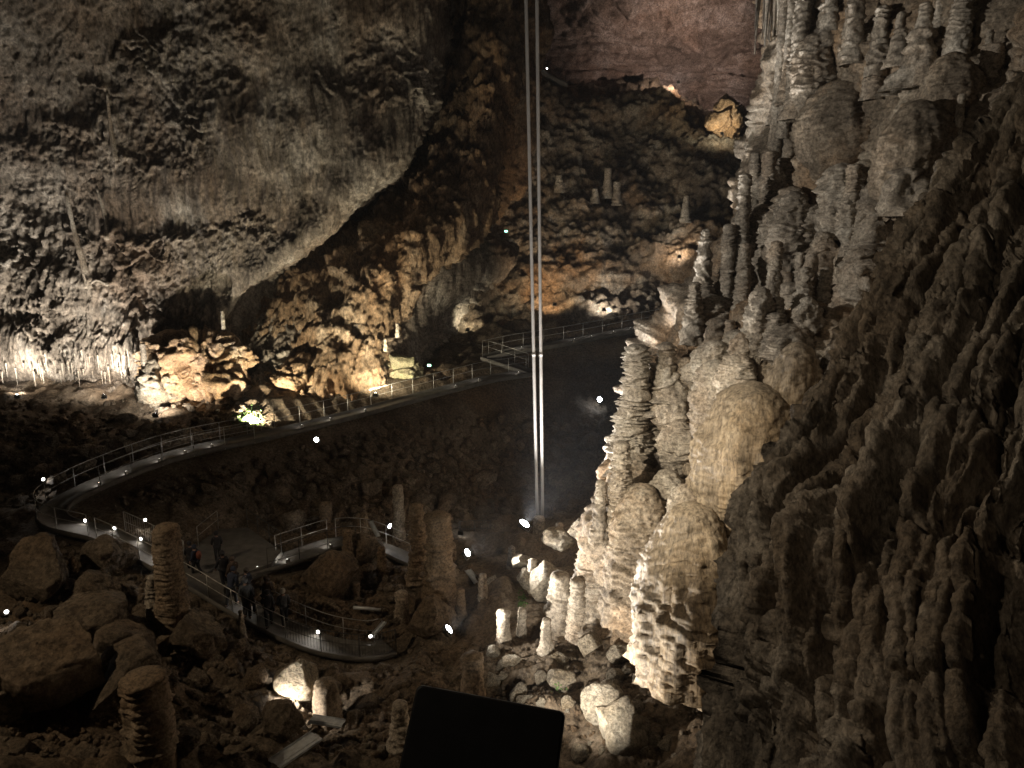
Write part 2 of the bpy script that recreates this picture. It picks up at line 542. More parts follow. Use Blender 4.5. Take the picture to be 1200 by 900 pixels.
def curtain_ledges(p, U, V, n):
    w = 1.5 * gn(p * np.array([0.16, 0.16, 0.10], F32), 21) + 0.9 * gn(p * np.array([0.55, 0.55, 0.2], F32), 23) + 0.5 * gn(p * np.array([1.6, 1.6, 0.5], F32), 24)
    s = p[..., 2] * 0.30 + w
    f = s - np.floor(s)
    mask = smooth(-0.10, 0.25, gn(p * np.array([0.13, 0.13, 0.2], F32), 31))
    led = np.where(f < 0.06, f / 0.06, (1 - (f - 0.06) / 0.94) ** 2.0) * 0.65 * mask
    s2 = p[..., 2] * 0.55 + 1.9 * gn(p * np.array([0.5, 0.5, 0.25], F32), 25) + 0.5 * gn(p * np.array([1.3, 1.3, 0.5], F32), 26)
    f2 = s2 - np.floor(s2)
    led2 = np.where(f2 < 0.10, f2 / 0.10, (1 - (f2 - 0.10) / 0.90) ** 2.2) * 0.34 * smooth(0.0, 0.25, gn(p * np.array([0.45, 0.45, 0.7], F32), 33))
    zone = smooth(-0.02, 0.16, gn(p * np.array([0.12, 0.12, 0.17], F32), 57) + 0.3 * gn(p * np.array([0.5, 0.5, 0.4], F32), 58) + 0.04)
    return (led + led2) * (0.12 + 0.88 * zone)


def curtain_fine(p, U, V, n):
    wq = p.copy(); wq[..., :2] += 0.30 * gn(p * np.array([0.6, 0.6, 0.3], F32), 41)[..., None]
    fl = fbm(wq * np.array([1.3, 1.3, 0.10], F32), 3, 43, 0.62, True)
    fl2 = fbm(wq * np.array([2.6, 2.6, 0.30], F32), 3, 46, 0.7, True)
    pop = fbm(wq * np.array([1.9, 1.9, 0.8], F32), 4, 51, 0.68)
    rough = smooth(-0.02, 0.16, gn(p * np.array([0.12, 0.12, 0.17], F32), 57) + 0.3 * gn(p * np.array([0.5, 0.5, 0.4], F32), 58) + 0.04)
    pop2 = fbm(wq * np.array([3.4, 3.4, 2.0], F32), 3, 59, 0.7)
    return fl * (0.36 - 0.20 * rough) + fl2 * (0.16 - 0.04 * rough) + pop * (0.02 + 0.22 * rough) + pop2 * (0.02 + 0.34 * rough)


LEFT = [
    [(-330, -170, 37), (0, -170, 40), (150, -170, 42), (280, -170, 44), (450, -170, 47), (534, -170, 49), (552, -170, 58), (600, -170, 68), (640, -170, 92)],
    [(-320, 0, 41), (0, 0, 45), (150, 0, 47), (280, 0, 48), (430, 0, 50), (514, 0, 52), (530, 0, 65), (598, 0, 68), (636, 0, 94)],
    [(-310, 100, 44), (0, 100, 48), (150, 100, 49), (280, 100, 50), (415, 100, 51.5), (500, 100, 53), (516, 100, 66), (596, 100, 67), (632, 100, 92)],
    [(-300, 180, 46), (0, 180, 49.5), (150, 180, 50.5), (270, 180, 51), (385, 180, 52), (468, 180, 53), (484, 180, 65), (580, 180, 65), (620, 180, 90)],
    [(-290, 250, 48), (0, 250, 51), (130, 250, 51.5), (240, 250, 52), (335, 250, 52.5), (405, 250, 53), (424, 250, 62), (530, 250, 61), (610, 250, 84)],
    [(-280, 310, 49), (0, 310, 52), (100, 310, 52), (200, 310, 52.5), (275, 310, 53), (330, 310, 53), (348, 310, 59), (470, 310, 57), (600, 310, 68)],
    [(-270, 370, 50), (0, 370, 53), (80, 370, 53), (165, 370, 53), (220, 370, 53), (265, 370, 53), (298, 370, 55.5), (440, 370, 55), (545, 370, 66)],
    [(-260, 425, 49), (0, 425, 52.5), (70, 425, 52.5), (130, 425, 52.3), (180, 425, 53), (235, 425, 53.5), (290, 425, 54), (425, 425, 53.5), (515, 425, 63)],
    [(-250, 450, 50), (0, 450, 53.8), (60, 450, 53.8), (115, 450, 53.8), (170, 450, 53.5), (235, 450, 53), (290, 450, 53), (415, 450, 53), (500, 450, 61)],
    [(-240, 510, 46), (0, 510, 50), (60, 510, 50), (110, 510, 50), (175, 510, 50), (240, 510, 50), (300, 510, 50), (410, 510, 52), (490, 510, 59)],
    [(-240, 570, 44), (0, 570, 47), (60, 570, 47), (110, 570, 47), (175, 570, 48), (240, 570, 49), (300, 570, 50), (410, 570, 52), (490, 570, 58)],
]
patch('cave_wall', LEFT, 640, 480, [curtain_macro, curtain_ledges, curtain_fine], M_PALE, 'pale fluted left wall of the cave, lit from its foot')


# ---- ribbed buttress that climbs from the lit hollow to the top centre
def butt_ribs(p, U, V, n):
    q = p * np.array([0.55, 0.55, 0.10], F32) + 0.25 * gn(p * 0.3, 161)[..., None]
    w = wor(p * np.array([0.5, 0.5, 0.22], F32) + 0.3 * gn(p * 0.5, 163)[..., None], 165)
    return fbm(q, 3, 167, 0.55, True) * 1.0 + (w[2] - 0.5) * 0.9 + fbm(p * 0.14, 2, 169) * 1.2


def butt_fine(p, U, V, n):
    w = wor(p * np.array([1.4, 1.4, 0.9], F32) + 0.3 * gn(p * 1.2, 171)[..., None], 173)
    return fbm(p * np.array([2.2, 2.2, 0.8], F32), 4, 175, 0.66, True) * 0.28 + (w[2] - 0.5) * 0.30 + fbm(p * 2.0, 3, 177, 0.65) * 0.2


BUTT = [[(520, -100, 72), (548, -100, 67), (580, -100, 65), (612, -100, 68), (630, -100, 76)],
        [(515, 40, 70), (540, 40, 66), (575, 40, 63), (612, 40, 66), (630, 40, 74)],
        [(505, 130, 68), (535, 130, 64), (570, 130, 61), (603, 130, 64), (622, 130, 72)],
        [(470, 210, 66), (510, 210, 61), (545, 210, 59), (580, 210, 62), (600, 210, 70)],
        [(400, 280, 62), (450, 280, 58), (500, 280, 56.5), (535, 280, 60), (556, 280, 68)],
        [(335, 340, 58), (385, 340, 55.5), (440, 340, 54.5), (480, 340, 58), (500, 340, 66)],
        [(300, 400, 56), (340, 400, 53.8), (410, 400, 53.2), (455, 400, 56), (475, 400, 64)],
        [(285, 460, 54.5), (320, 460, 52.8), (395, 460, 52.2), (440, 460, 54.5), (462, 460, 62)],
        [(280, 530, 53), (310, 530, 52), (385, 530, 51.5), (430, 530, 53.5), (450, 530, 60)]]
patch('rock_buttress', BUTT, 180, 300, [butt_ribs, butt_fine], M_BUTT, 'orange brown ribbed rock buttress climbing to the top of the cave')


# ---- far wall and ceiling above the ledge
def far_macro(p, U, V, n):
    return fbm(p * np.array([0.08, 0.08, 0.16], F32), 4, 71, 0.6) * 4.5


def far_fine(p, U, V, n):
    s = p[..., 2] * 0.7 + 1.6 * gn(p * np.array([0.12, 0.12, 0.3], F32), 73)
    f = s - np.floor(s)
    return np.where(f < 0.2, f / 0.2, 1 - (f - 0.2) / 0.8) * 1.3 + fbm(p * np.array([0.6, 0.6, 1.5], F32), 4, 75, 0.66) * 1.3 + fbm(p * np.array([0.9, 0.9, 2.0], F32), 3, 77, 0.6, True) * 0.45


FAR = [
    [(440, -180, 72), (560, -180, 72), (680, -180, 70), (800, -180, 68), (900, -180, 68), (1020, -180, 66)],
    [(450, -60, 80), (560, -60, 82), (680, -60, 82), (800, -60, 80), (900, -60, 78), (1020, -60, 76)],
    [(460, 30, 84), (560, 30, 88), (680, 30, 90), (800, 30, 89), (900, 30, 86), (1020, 30, 84)],
    [(470, 90, 84), (560, 90, 88), (680, 90, 92), (800, 90, 93), (900, 90, 88), (1020, 90, 84)],
    [(480, 180, 84), (560, 180, 88), (680, 180, 92), (800, 180, 92), (900, 180, 88), (1020, 180, 84)],
    [(480, 320, 84), (560, 320, 88), (680, 320, 90), (800, 320, 90), (900, 320, 86), (1020, 320, 84)],
]
patch('cave_ceiling', FAR, 260, 200, [far_macro, far_fine], M_FAR, 'far rough wall of the cave curving into the pink lit ceiling')


# ---- rubble slope rising behind the upper walkway
def slope_macro(p, U, V, n):
    w = wor(p * np.array([0.28, 0.28, 0.30], F32) + 0.25 * gn(p * 0.4, 81)[..., None], 83)
    return fbm(p * 0.09, 3, 85) * 2.4 + (0.65 - w[0]) * 1.7


def slope_fine(p, U, V, n):
    w = wor(p * 1.0 + 0.25 * gn(p * 1.2, 87)[..., None], 89)
    return (0.6 - w[0]) * 0.75 + fbm(p * 1.6, 3, 91, 0.6) * 0.5


SLOPE = [
    [(430, 420, 60), (540, 410, 63), (640, 402, 65), (740, 388, 66.5), (830, 372, 68), (950, 350, 70)],
    [(430, 385, 63), (540, 378, 66.5), (640, 368, 68), (740, 362, 68), (830, 352, 69), (950, 330, 71)],
    [(440, 365, 64), (545, 350, 68), (640, 345, 70.5), (740, 346, 70), (830, 335, 69.5), (950, 310, 71)],
    [(450, 320, 65), (560, 305, 70), (650, 300, 71), (740, 300, 71), (830, 295, 70), (950, 280, 71)],
    [(470, 250, 68), (580, 240, 72), (660, 240, 74), (740, 240, 75), (830, 240, 73), (950, 230, 73)],
    [(500, 180, 72), (590, 170, 74), (670, 180, 77), (750, 185, 79), (830, 190, 76), (950, 180, 76)],
    [(530, 90, 75), (600, 92, 76), (680, 118, 79), (760, 118, 82), (826, 146, 81), (950, 130, 80)],
    [(540, 60, 82), (610, 78, 84), (690, 110, 86), (765, 110, 88), (830, 138, 86), (950, 120, 86)],
    [(540, 60, 92), (610, 78, 94), (690, 110, 96), (765, 110, 98), (830, 138, 96), (950, 120, 96)],
]
patch('rubble_slope', SLOPE, 290, 230, [slope_macro, slope_fine], M_SLOPE, 'steep rubble slope rising behind the upper walkway')


# ---- the stalagmite wall on the right
def flow_macro(p, U, V, n):
    a = wor(p * np.array([0.30, 0.30, 0.20], F32) + 0.3 * gn(p * 0.3, 101)[..., None], 103)
    b = wor(p * np.array([0.62, 0.62, 0.36], F32) + 0.3 * gn(p * 0.6, 105)[..., None], 107)
    return fbm(p * 0.13, 2, 109) * 1.6 + (0.6 - a[0]) * 2.8 + (0.55 - b[0]) * 1.0


def flow_plates(p, U, V, n):
    w = gn(p * np.array([0.5, 0.5, 0.5], F32), 111) * 0.9 + gn(p * np.array([1.6, 1.6, 0.7], F32), 113) * 0.35
    s = p[..., 2] * 1.55 + w
    f = s - np.floor(s)
    pl = np.sqrt(np.clip(1 - (2 * f - 1) ** 2, 0, 1)) - 0.6
    m = smooth(-0.25, 0.15, gn(p * 0.3, 115))
    s2 = p[..., 2] * 4.2 + w * 2
    f2 = s2 - np.floor(s2)
    return pl * 0.34 * m + (np.sqrt(np.clip(1 - (2 * f2 - 1) ** 2, 0, 1)) - 0.6) * 0.09


def flow_fine(p, U, V, n):
    w = wor(p * np.array([1.9, 1.9, 2.4], F32) + 0.3 * gn(p * 1.5, 117)[..., None], 119)
    drip = fbm(p * np.array([2.2, 2.2, 0.35], F32), 2, 121, 0.6, True)
    m = smooth(-0.2, 0.3, gn(p * 0.35, 123))
    return (0.5 - w[0]) * 0.34 * (1 - 0.5 * m) + drip * 0.16 * m + fbm(p * 2.6, 3, 125, 0.6) * 0.16


FLOW = [
    [(905, -170, 48), (898, -170, 41), (960, -170, 37), (1050, -170, 31), (1150, -170, 27), (1300, -170, 22), (1480, -170, 18)],
    [(930, 0, 50), (910, 0, 41), (962, 0, 36.5), (1050, 0, 31), (1150, 0, 26), (1300, 0, 21), (1480, 0, 18)],
    [(925, 80, 50), (908, 80, 40.5), (958, 80, 36), (1045, 80, 30.5), (1150, 80, 25), (1300, 80, 20.5), (1480, 80, 18)],
    [(920, 150, 50), (904, 150, 40), (952, 150, 35.5), (1040, 150, 30), (1145, 150, 24.5), (1300, 150, 20), (1480, 150, 18)],
    [(912, 200, 50), (890, 200, 40), (940, 200, 36.5), (1030, 200, 30.5), (1140, 200, 24.5), (1290, 200, 20), (1460, 200, 18)],
    [(890, 260, 50), (870, 260, 39), (930, 260, 37), (1015, 260, 30), (1120, 260, 24.5), (1260, 260, 20), (1430, 260, 18)],
    [(850, 330, 50), (832, 330, 38), (890, 330, 35.5), (975, 330, 30), (1075, 330, 25.5), (1200, 330, 21), (1380, 330, 18)],
    [(806, 385, 50), (786, 385, 37), (850, 385, 33.5), (930, 385, 30), (1020, 385, 26), (1150, 385, 22), (1330, 385, 18)],
    [(780, 440, 48), (758, 440, 36), (822, 440, 32.6), (895, 440, 29.5), (975, 440, 26), (1100, 440, 22), (1300, 440, 18)],
    [(765, 520, 48), (742, 520, 34.5), (798, 520, 31.6), (862, 520, 28.5), (930, 520, 26), (1050, 520, 22.5), (1250, 520, 18)],
    [(745, 610, 46), (718, 610, 33.6), (768, 610, 31), (820, 610, 28.3), (885, 610, 26.3), (1000, 610, 23), (1200, 610, 19)],
    [(750, 680, 44), (722, 680, 32.2), (768, 680, 30), (815, 680, 28), (875, 680, 26.3), (980, 680, 24), (1150, 680, 20)],
    [(785, 740, 42), (755, 740, 31), (780, 740, 29.4), (818, 740, 28), (872, 740, 26.6), (970, 740, 24.5), (1120, 740, 21)],
    [(800, 800, 40), (775, 800, 30), (795, 800, 28.6), (825, 800, 27.8), (870, 800, 26.8), (960, 800, 25), (1100, 800, 22)],
    [(800, 880, 36), (775, 880, 28), (795, 880, 27), (825, 880, 26.4), (870, 880, 25.6), (960, 880, 24), (1100, 880, 21)],
]
patch('flowstone_wall', FLOW, 360, 540, [flow_macro, flow_plates, flow_fine], M_FLOW, 'right wall of the cave, crusted with stacked flowstone')


# ---- the near brown rock at the right, ridges running along its edge
def crease(x, y, seed, sharp=0.5):
    """long rounded ridges parted by narrow grooves"""
    v = np.abs(gn(np.stack([x, y, np.zeros_like(x)], -1), seed))
    return np.minimum(v / 0.30, 1.0) ** sharp


def near_macro(p, U, V, n):
    x = U * 1.7 + 0.45 * gn(p * 0.20, 131) + 0.12 * gn(p * 0.55, 132)
    U = np.maximum(U - 1, 0)
    k = smooth(0.9, 2.4, U) * 0.8 + 0.2
    return ((crease(x, V * 0.13, 133, 0.45) - 0.8) * 0.75 + (crease(x * 0.55 + 7, V * 0.10, 134, 0.6) - 0.8) * 1.1 + fbm(p * 0.16, 2, 135) * 0.9) * k - 0.1


def near_mid(p, U, V, n):
    U = np.maximum(U - 1, 0) + 0.37
    x = U * 2.6 + 0.50 * gn(p * 0.35, 137) + 0.12 * gn(p * 1.1, 138)
    a = crease(x, V * 0.16, 139, 0.75)
    b = crease(x * 2.3 + 5, V * 0.30 + 0.1 * x, 141, 0.8)
    r = fbm(np.stack([x * 1.7, V * 0.16, 0 * x], -1), 3, 142, 0.5, True)
    f1, f2, idv = wor(np.stack([x * 1.6, V * 0.30 + 0.10 * x, 0 * x], -1) + 0.12 * gn(p * 0.9, 148)[..., None], 149)
    return (a - 0.8) * 0.50 + (b - 0.8) * 0.16 + r * 0.22 + (idv - 0.5) * 0.22 - np.exp(-((f2 - f1) / 0.05) ** 2) * 0.08


def near_fine(p, U, V, n):
    f1, f2, idv = wor(p * np.array([1.4, 1.4, 0.42], F32) + 0.25 * gn(p * 1.0, 152)[..., None], 153)
    g1, g2, gid = wor(p * np.array([0.75, 0.75, 0.20], F32) + 0.25 * gn(p * 0.7, 154)[..., None], 155)
    return (gid - 0.5) * 0.22 - np.exp(-((g2 - g1) / 0.05) ** 2) * 0.12 + (idv - 0.5) * 0.16 + fbm(p * np.array([1.8, 1.8, 1.1], F32), 6, 145, 0.68) * 0.20 + fbm(p * np.array([5, 5, 2.6], F32), 4, 147, 0.7) * 0.05


EDGE = [(798, 985, 10.5), (808, 900, 11), (832, 780, 11.8), (850, 640, 12.4), (862, 582, 12.8), (905, 520, 13.3), (958, 432, 13.9), (1004, 345, 14.4), (1042, 275, 15), (1105, 180, 15.8), (1195, 75, 16.8), (1300, -40, 18)]
NEAR = []
for (ex, ey, ed) in EDGE:
    ex += 12
    row = [(ex + 36, ey + 4, ed + 5), (ex + 5, ey + 1, ed + 1.0), (ex, ey, ed)]
    xr = 1480
    for f, dd in ((0.10, 1.2), (0.26, 2.6), (0.48, 3.9), (0.72, 5.0), (1.0, 6.0)):
        x = ex + (xr - ex) * f
        row.append((x, ey + 0.28 * (x - ex) * (0.2 if ey > 560 else 0.55), ed - dd * (0.9 if ey > 560 else 1.0)))
    NEAR.append(row)
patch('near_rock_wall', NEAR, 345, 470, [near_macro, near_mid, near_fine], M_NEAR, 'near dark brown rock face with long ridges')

# ------------------------------------------------------------------ walkway lines (pixel x, pixel y, depth)
MAINPX = [(800, 374, 62.5), (780, 378, 62), (740, 385, 61.5), (700, 393, 61), (650, 402, 60), (605, 409, 59.3), (568, 417, 58.6)]
ZIGPX = [(568, 417, 58.6), (590, 424, 57.9), (622, 435, 57.0)]
LOWPX = [(622, 435, 57.0), (575, 442, 55), (530, 453, 53.2), (480, 466, 51.5), (440, 477, 50), (400, 487, 48.6), (365, 496, 47.3), (330, 504, 46), (285, 514, 44.6), (240, 523, 43.2), (200, 533, 42), (165, 545, 40.8), (130, 559, 39.4), (98, 573, 38.2), (72, 588, 37.2), (60, 600, 36.4), (66, 610, 35.8), (88, 617, 35.4), (118, 624, 35.3), (150, 637, 35.0), (185, 655, 34.6), (215, 671, 34.3), (245, 687, 34.0), (275, 705, 33.6), (310, 725, 33.2), (345, 742, 33.0), (385, 756, 32.8), (430, 762, 33.0), (456, 757, 33.6)]
SIDEPX = [(262, 678, 34.9), (295, 665, 36), (330, 656, 37), (365, 644, 38.3), (395, 635, 39.4), (425, 634, 40.4), (450, 642, 40.8), (480, 655, 41.0)]


def resample(pts, step):
    pts = np.asarray(pts, float)
    t = np.linspace(0, len(pts) - 1, len(pts) * 14)
    q = catmull(pts, t)
    s = np.concatenate([[0], np.cumsum(np.linalg.norm(np.diff(q, axis=0), axis=1))])
    n = max(2, int(round(s[-1] / step)) + 1)
    u = np.linspace(0, s[-1], n)
    return np.stack([np.interp(u, s, q[:, k]) for k in range(3)], 1)


LINES = {k: resample([P(*c) for c in v], 0.5) for k, v in dict(main=MAINPX, zig=ZIGPX, low=LOWPX, side=SIDEPX).items()}
PLATZ = P(262, 690, 34)[2] + 0.25
PLATPX = [(216, 668), (228, 640), (256, 620), (290, 618), (330, 646), (318, 660), (285, 672), (262, 690)]


def on_plane(px, py, z):
    a = P(px, py, 1.0)
    return a * (z / a[2])


PLAT = np.array([on_plane(x, y, PLATZ) for x, y in PLATPX])
PATHPTS = np.concatenate(list(LINES.values()))

# ------------------------------------------------------------------ ground
GCTRL = [(0, 930, 19.5), (-200, 900, 20), (200, 900, 22.5), (420, 900, 25), (650, 900, 25.5), (780, 860, 26), (900, 840, 25), (0, 750, 26.5), (200, 745, 29.5), (100, 680, 32.3), (-150, 650, 33), (0, 620, 36.3),
         (400, 800, 30.5), (520, 790, 31), (700, 785, 29.8), (790, 785, 28.8), (1000, 760, 27), (460, 690, 37), (400, 690, 37), (560, 700, 36), (640, 690, 36), (720, 690, 36), (630, 640, 41.5), (700, 640, 40),
         (632, 622, 43), (560, 640, 43.5), (500, 600, 46), (580, 600, 48.5), (660, 590, 49.5), (740, 600, 48), (720, 480, 57), (640, 490, 56), (560, 520, 52), (450, 560, 47.5), (330, 580, 43.5), (380, 600, 43), (230, 590, 40), (150, 600, 38.3), (300, 610, 41.5),
         (100, 560, 41.5), (0, 500, 46), (-200, 520, 44), (200, 497, 46.5), (0, 470, 50), (150, 478, 49.5), (260, 490, 47.5), (-150, 470, 50), (560, 400, 62.5), (700, 378, 66), (460, 440, 57), (850, 370, 66), (900, 420, 58), (850, 520, 50), (900, 640, 42), (1100, 500, 50)]
gp = np.array([P(*c) for c in GCTRL] + [q - np.array([0, 0, 0.45]) for q in PATHPTS[::5]] + [q - np.array([0, 0, .45]) for q in PLAT])


def _tps(r2):
    return 0.5 * r2 * np.log(r2 + 1e-6)


_n = len(gp)
_A = np.zeros((_n + 3, _n + 3))
_d2 = ((gp[:, None, :2] - gp[None, :, :2]) ** 2).sum(-1)
_A[:_n, :_n] = _tps(_d2) + np.eye(_n) * 6.0
_A[:_n, _n:] = np.c_[np.ones(_n), gp[:, :2]]
_A[_n:, :_n] = _A[:_n, _n:].T
_W = np.linalg.solve(_A, np.r_[gp[:, 2], 0, 0, 0])


def poly_in(x, y, poly):
    ins = np.zeros(x.shape, bool)
    j = len(poly) - 1
    for i in range(len(poly)):
        xi, yi, xj, yj = poly[i][0], poly[i][1], poly[j][0], poly[j][1]
        c = ((yi > y) != (yj > y)) & (x < (xj - xi) * (y - yi) / (yj - yi + 1e-9) + xi)
        ins ^= c
        j = i
    return ins


def ground_z(x, y, detail=True):
    x = np.atleast_1d(np.asarray(x, float)); y = np.atleast_1d(np.asarray(y, float))
    z = np.empty_like(x)
    pd = np.empty_like(x); pz = np.empty_like(x)
    PP = PATHPTS[::2]
    for i in range(0, len(x), 20000):
        s = slice(i, i + 20000)
        d2 = (x[s, None] - gp[None, :, 0]) ** 2 + (y[s, None] - gp[None, :, 1]) ** 2
        z[s] = _tps(d2) @ _W[:_n] + _W[_n] + _W[_n + 1] * x[s] + _W[_n + 2] * y[s]
        e2 = (x[s, None] - PP[None, :, 0]) ** 2 + (y[s, None] - PP[None, :, 1]) ** 2
        k = e2.argmin(1)
        pd[s] = np.sqrt(e2[np.arange(len(k)), k]); pz[s] = PP[k, 2]
    inp = poly_in(x, y, PLAT)
    pd = np.where(inp, 0, pd); pz = np.where(inp, PLATZ, pz)
    if detail:
        q = np.stack([x, y, z * 0.5], -1)
        w = wor(q * 0.42 + 0.25 * gn(q * 0.5, 201)[..., None], 203)
        w2 = wor(q * 1.15 + 0.25 * gn(q * 1.2, 205)[..., None], 207)
        dz = (0.55 - w[0]) * 1.1 * (0.4 + w[2]) + (0.5 - w2[0]) * 0.55 * (0.3 + w2[2]) + fbm(q * 0.2, 3, 209) * 0.7 + fbm(q * 1.8, 3, 211, 0.6) * 0.16
        z = z + dz * smooth(0.6, 2.6, pd)
    cap = pz - 0.32 + np.clip(pd - 1.15, 0, None) * 0.55
    return np.where(pd < 4.5, np.minimum(z, cap), z)


nphi, nr = 560, 380
phi = np.linspace(math.radians(-47), math.radians(44), nphi)
rad = np.geomspace(14.5, 78, nr)
gx = (np.sin(phi)[None, :] * rad[:, None]); gy = (np.cos(phi)[None, :] * rad[:, None])
gz = ground_z(gx.ravel(), gy.ravel()).reshape(gx.shape)
Gv = np.stack([gx, gy, gz], -1).reshape(-1, 3)
tag(link('cave_floor', mesh_np('cave_floor', Gv, grid_faces(nr, nphi), M_GROUND)), 'uneven brown floor and banks of the cave', None, None, 'structure')


def gpoint(px, py):
    """where the pixel's line meets the ground sheet"""
    a = P(px, py, 1.0)
    ds = np.linspace(18, 75, 230)
    q = a[None] * ds[:, None]
    g = ground_z(q[:, 0], q[:, 1])
    below = np.nonzero(q[:, 2] < g)[0]
    k = below[0] if len(below) else len(ds) - 1
    r = q[k].copy(); r[2] = g[k]
    return r


# ------------------------------------------------------------------ walkways
def ribbon(name, pts, w, label):
    t = np.gradient(pts[:, :2], axis=0)
    t /= np.linalg.norm(t, axis=1, keepdims=True) + 1e-9
    nrm = np.c_[-t[:, 1], t[:, 0], np.zeros(len(t))]
    up = np.array([0, 0, 1.0])
    h = w / 2
    k = 0.10
    prof = [(-h + 0.25, -0.34), (-h, -0.16), (-h, 0.05), (-h + k, 0.05), (-h + k, 0.0), (h - k, 0.0), (h - k, 0.05), (h, 0.05), (h, -0.16), (h - 0.25, -0.34)]
    G = np.stack([pts + nrm * a + up * b for a, b in prof], 1)
    o = link(name, mesh_np(name, G.reshape(-1, 3), grid_faces(len(pts), len(prof)), M_CONC, False))
    tag(o, label, None, None, 'structure')
    return nrm


WID = 1.36
NR = {}
NR['main'] = ribbon('walkway', LINES['main'], WID, 'grey concrete walkway climbing to the far right')
NR['zig'] = ribbon('walkway', LINES['zig'] - [0, 0, 0.004], WID, 'short switchback run of the walkway')
NR['low'] = ribbon('walkway', LINES['low'] - [0, 0, 0.008], WID, 'long concrete walkway crossing the cave and turning down to the hall')
NR['side'] = ribbon('walkway', LINES['side'] - [0, 0, 0.012], WID, 'short concrete path leaving the platform')
pb = MB()
V = np.concatenate([PLAT, PLAT - [0, 0, 0.5]])
n8 = len(PLAT)
me = bpy.data.meshes.new('platform')
me.from_pydata(V.tolist(), [], [list(range(n8))] + [[i, n8 + i, n8 + (i + 1) % n8, (i + 1) % n8] for i in range(n8)])
me.materials.append(M_CONC)
tag(link('platform_floor', me), 'flat concrete platform beside the walkway', None, None, 'structure')


def railing(pts, label, step=1.7, balusters=False, height=1.05, rails=(1.05, 0.55), r=0.02, group='steel railings along the walkway', mat=None):
    mat = mat or M_STEEL
    pts = np.asarray(pts, float)
    base = pts[len(pts) // 2]
    root = empty('railing', base)
    tag(root, label, 'railing', group)
    q = resample(pts, 0.35) - base
    s = np.concatenate([[0], np.cumsum(np.linalg.norm(np.diff(q, axis=0), axis=1))])
    n = max(2, int(round(s[-1] / step)) + 1)
    post = None
    for k in range(n):
        u = s[-1] * k / (n - 1)
        b = np.array([np.interp(u, s, q[:, i]) for i in range(3)])
        if post is None:
            m = MB().tube([[0, 0, -0.3], [0, 0, height * 0.5], [0, 0, height]], r * 1.05, 7)
            post = m.build('post', mat, root, True)
            po = post
        else:
            po = post.copy(); COL.objects.link(po); po.parent = root
        po.location = tuple(b)
    for i, h in enumerate(rails):
        MB().tube(q + [0, 0, h], r if i == 0 else r * 0.75, 7).build('handrail' if i == 0 else 'rail', mat, root, True)
    if balusters:
        m = MB()
        for u in np.arange(0.1, s[-1], 0.14):
            b = np.array([np.interp(u, s, q[:, i]) for i in range(3)])
            m.tube([b + [0, 0, 0.08], b + [0, 0, height]], 0.009, 4, False)
        o = m.build('baluster', mat, root)
        o['kind'] = 'stuff'
    return root


def side_line(key, i0, i1, sgn, off=0.62):
    L = LINES[key]; N_ = NR[key]
    i0 = int(i0 * (len(L) - 1)); i1 = int(i1 * (len(L) - 1))
    return (L[i0:i1 + 1] + N_[i0:i1 + 1] * sgn * off + [0, 0, 0.05])


def frac_of(key, px):
    x, y, d = project(LINES[key])
    return x, y


railing(side_line('main', 0.0, 1.0, -1), 'railing on the far side of the upper walkway behind the tubes')
railing(side_line('zig', 0.05, 0.95, 1), 'short railing at the walkway switchback left of the tubes', 1.4)
xl, yl = frac_of('low', 0)
NLOW = len(LINES['low'])


def low_idx(px, first=True, after=0):
    c = np.abs(xl - px); c[:after] = 1e9
    k = int(np.argmin(c[: NLOW]))
    return k


iA = int(np.argmin(np.abs(xl[:int(NLOW * .5)] - 440)))
iB = int(np.argmin(np.abs(xl[:int(NLOW * .5)] - 290)))
iT = int(np.argmin(xl))
iC = iT + int(np.argmin(np.abs(xl[iT:] - 150)))
iD = iT + int(np.argmin(np.abs(xl[iT:] - 222)))
iE = iT + int(np.argmin(np.abs(xl[iT:] - 345)))
print('low idx', iA, iB, iT, iC, iD, iE, NLOW)
Ln, Nn = LINES['low'], NR['low']


def ll(a, b, s, off=0.62):
    return Ln[a:b + 1] + Nn[a:b + 1] * s * off + [0, 0, 0.05]


railing(ll(0, iA, -1), 'dark railing between the switchback and the yellow green wall foot')
railing(ll(iA, iB, -1), 'railing in front of the mossy floodlit arch')
railing(ll(iB, iT + 6, -1), 'long bright railing curving down to the hairpin at the far left')
railing(ll(iB, iT - 6, 1), 'inner railing of the walkway before the hairpin')
railing(ll(iT + 7, iC, -1), 'railing just past the hairpin by the row of step lights')
railing(ll(iC, iD - 2, -1), 'railing between the step lights and the tall brown stalagmite')
railing(ll(iD, iE, -1), 'bright railing in front of the group of visitors', 1.5)
railing(ll(iD + 8, NLOW - 1, 1), 'railing behind the group of visitors running down to the hall floor', 1.8)
railing(ll(iE, NLOW - 1, -1), 'low dark mesh railing at the bottom of the walkway', 1.8, True, mat=M_DARKSTEEL)
railing(ll(iT + 8, iC + 6, 1), 'mesh railing behind the hairpin steps', 1.8, True)
LS, NS = LINES['side'], NR['side']
hS = len(LS) // 2 + 2
railing(LS[6:hS] + NS[6:hS] * 0.62 + [0, 0, .05], 'railing behind the path from the platform to the hall')
railing(LS[4:hS + 2] + NS[4:hS + 2] * -0.62 + [0, 0, .05], 'dark thin railing in front of the path from the platform', 1.6, mat=M_DARKSTEEL, rails=(1.0, 0.3))
railing(LS[hS:] + NS[hS:] * 0.62 + [0, 0, .05], 'railing beside the leaning metal bar and the dark stalagmite')
railing([PLAT[1] + [0.2, 0, 0], PLAT[2]], 'railing at the back left corner of the platform', 1.5)
railing([PLAT[3], PLAT[4]], 'dim railing along the back edge of the platform', 1.6, mat=M_DARKSTEEL)
hp = [P(538, 612, 45), P(556, 611, 45.4), P(575, 611, 45.6)]
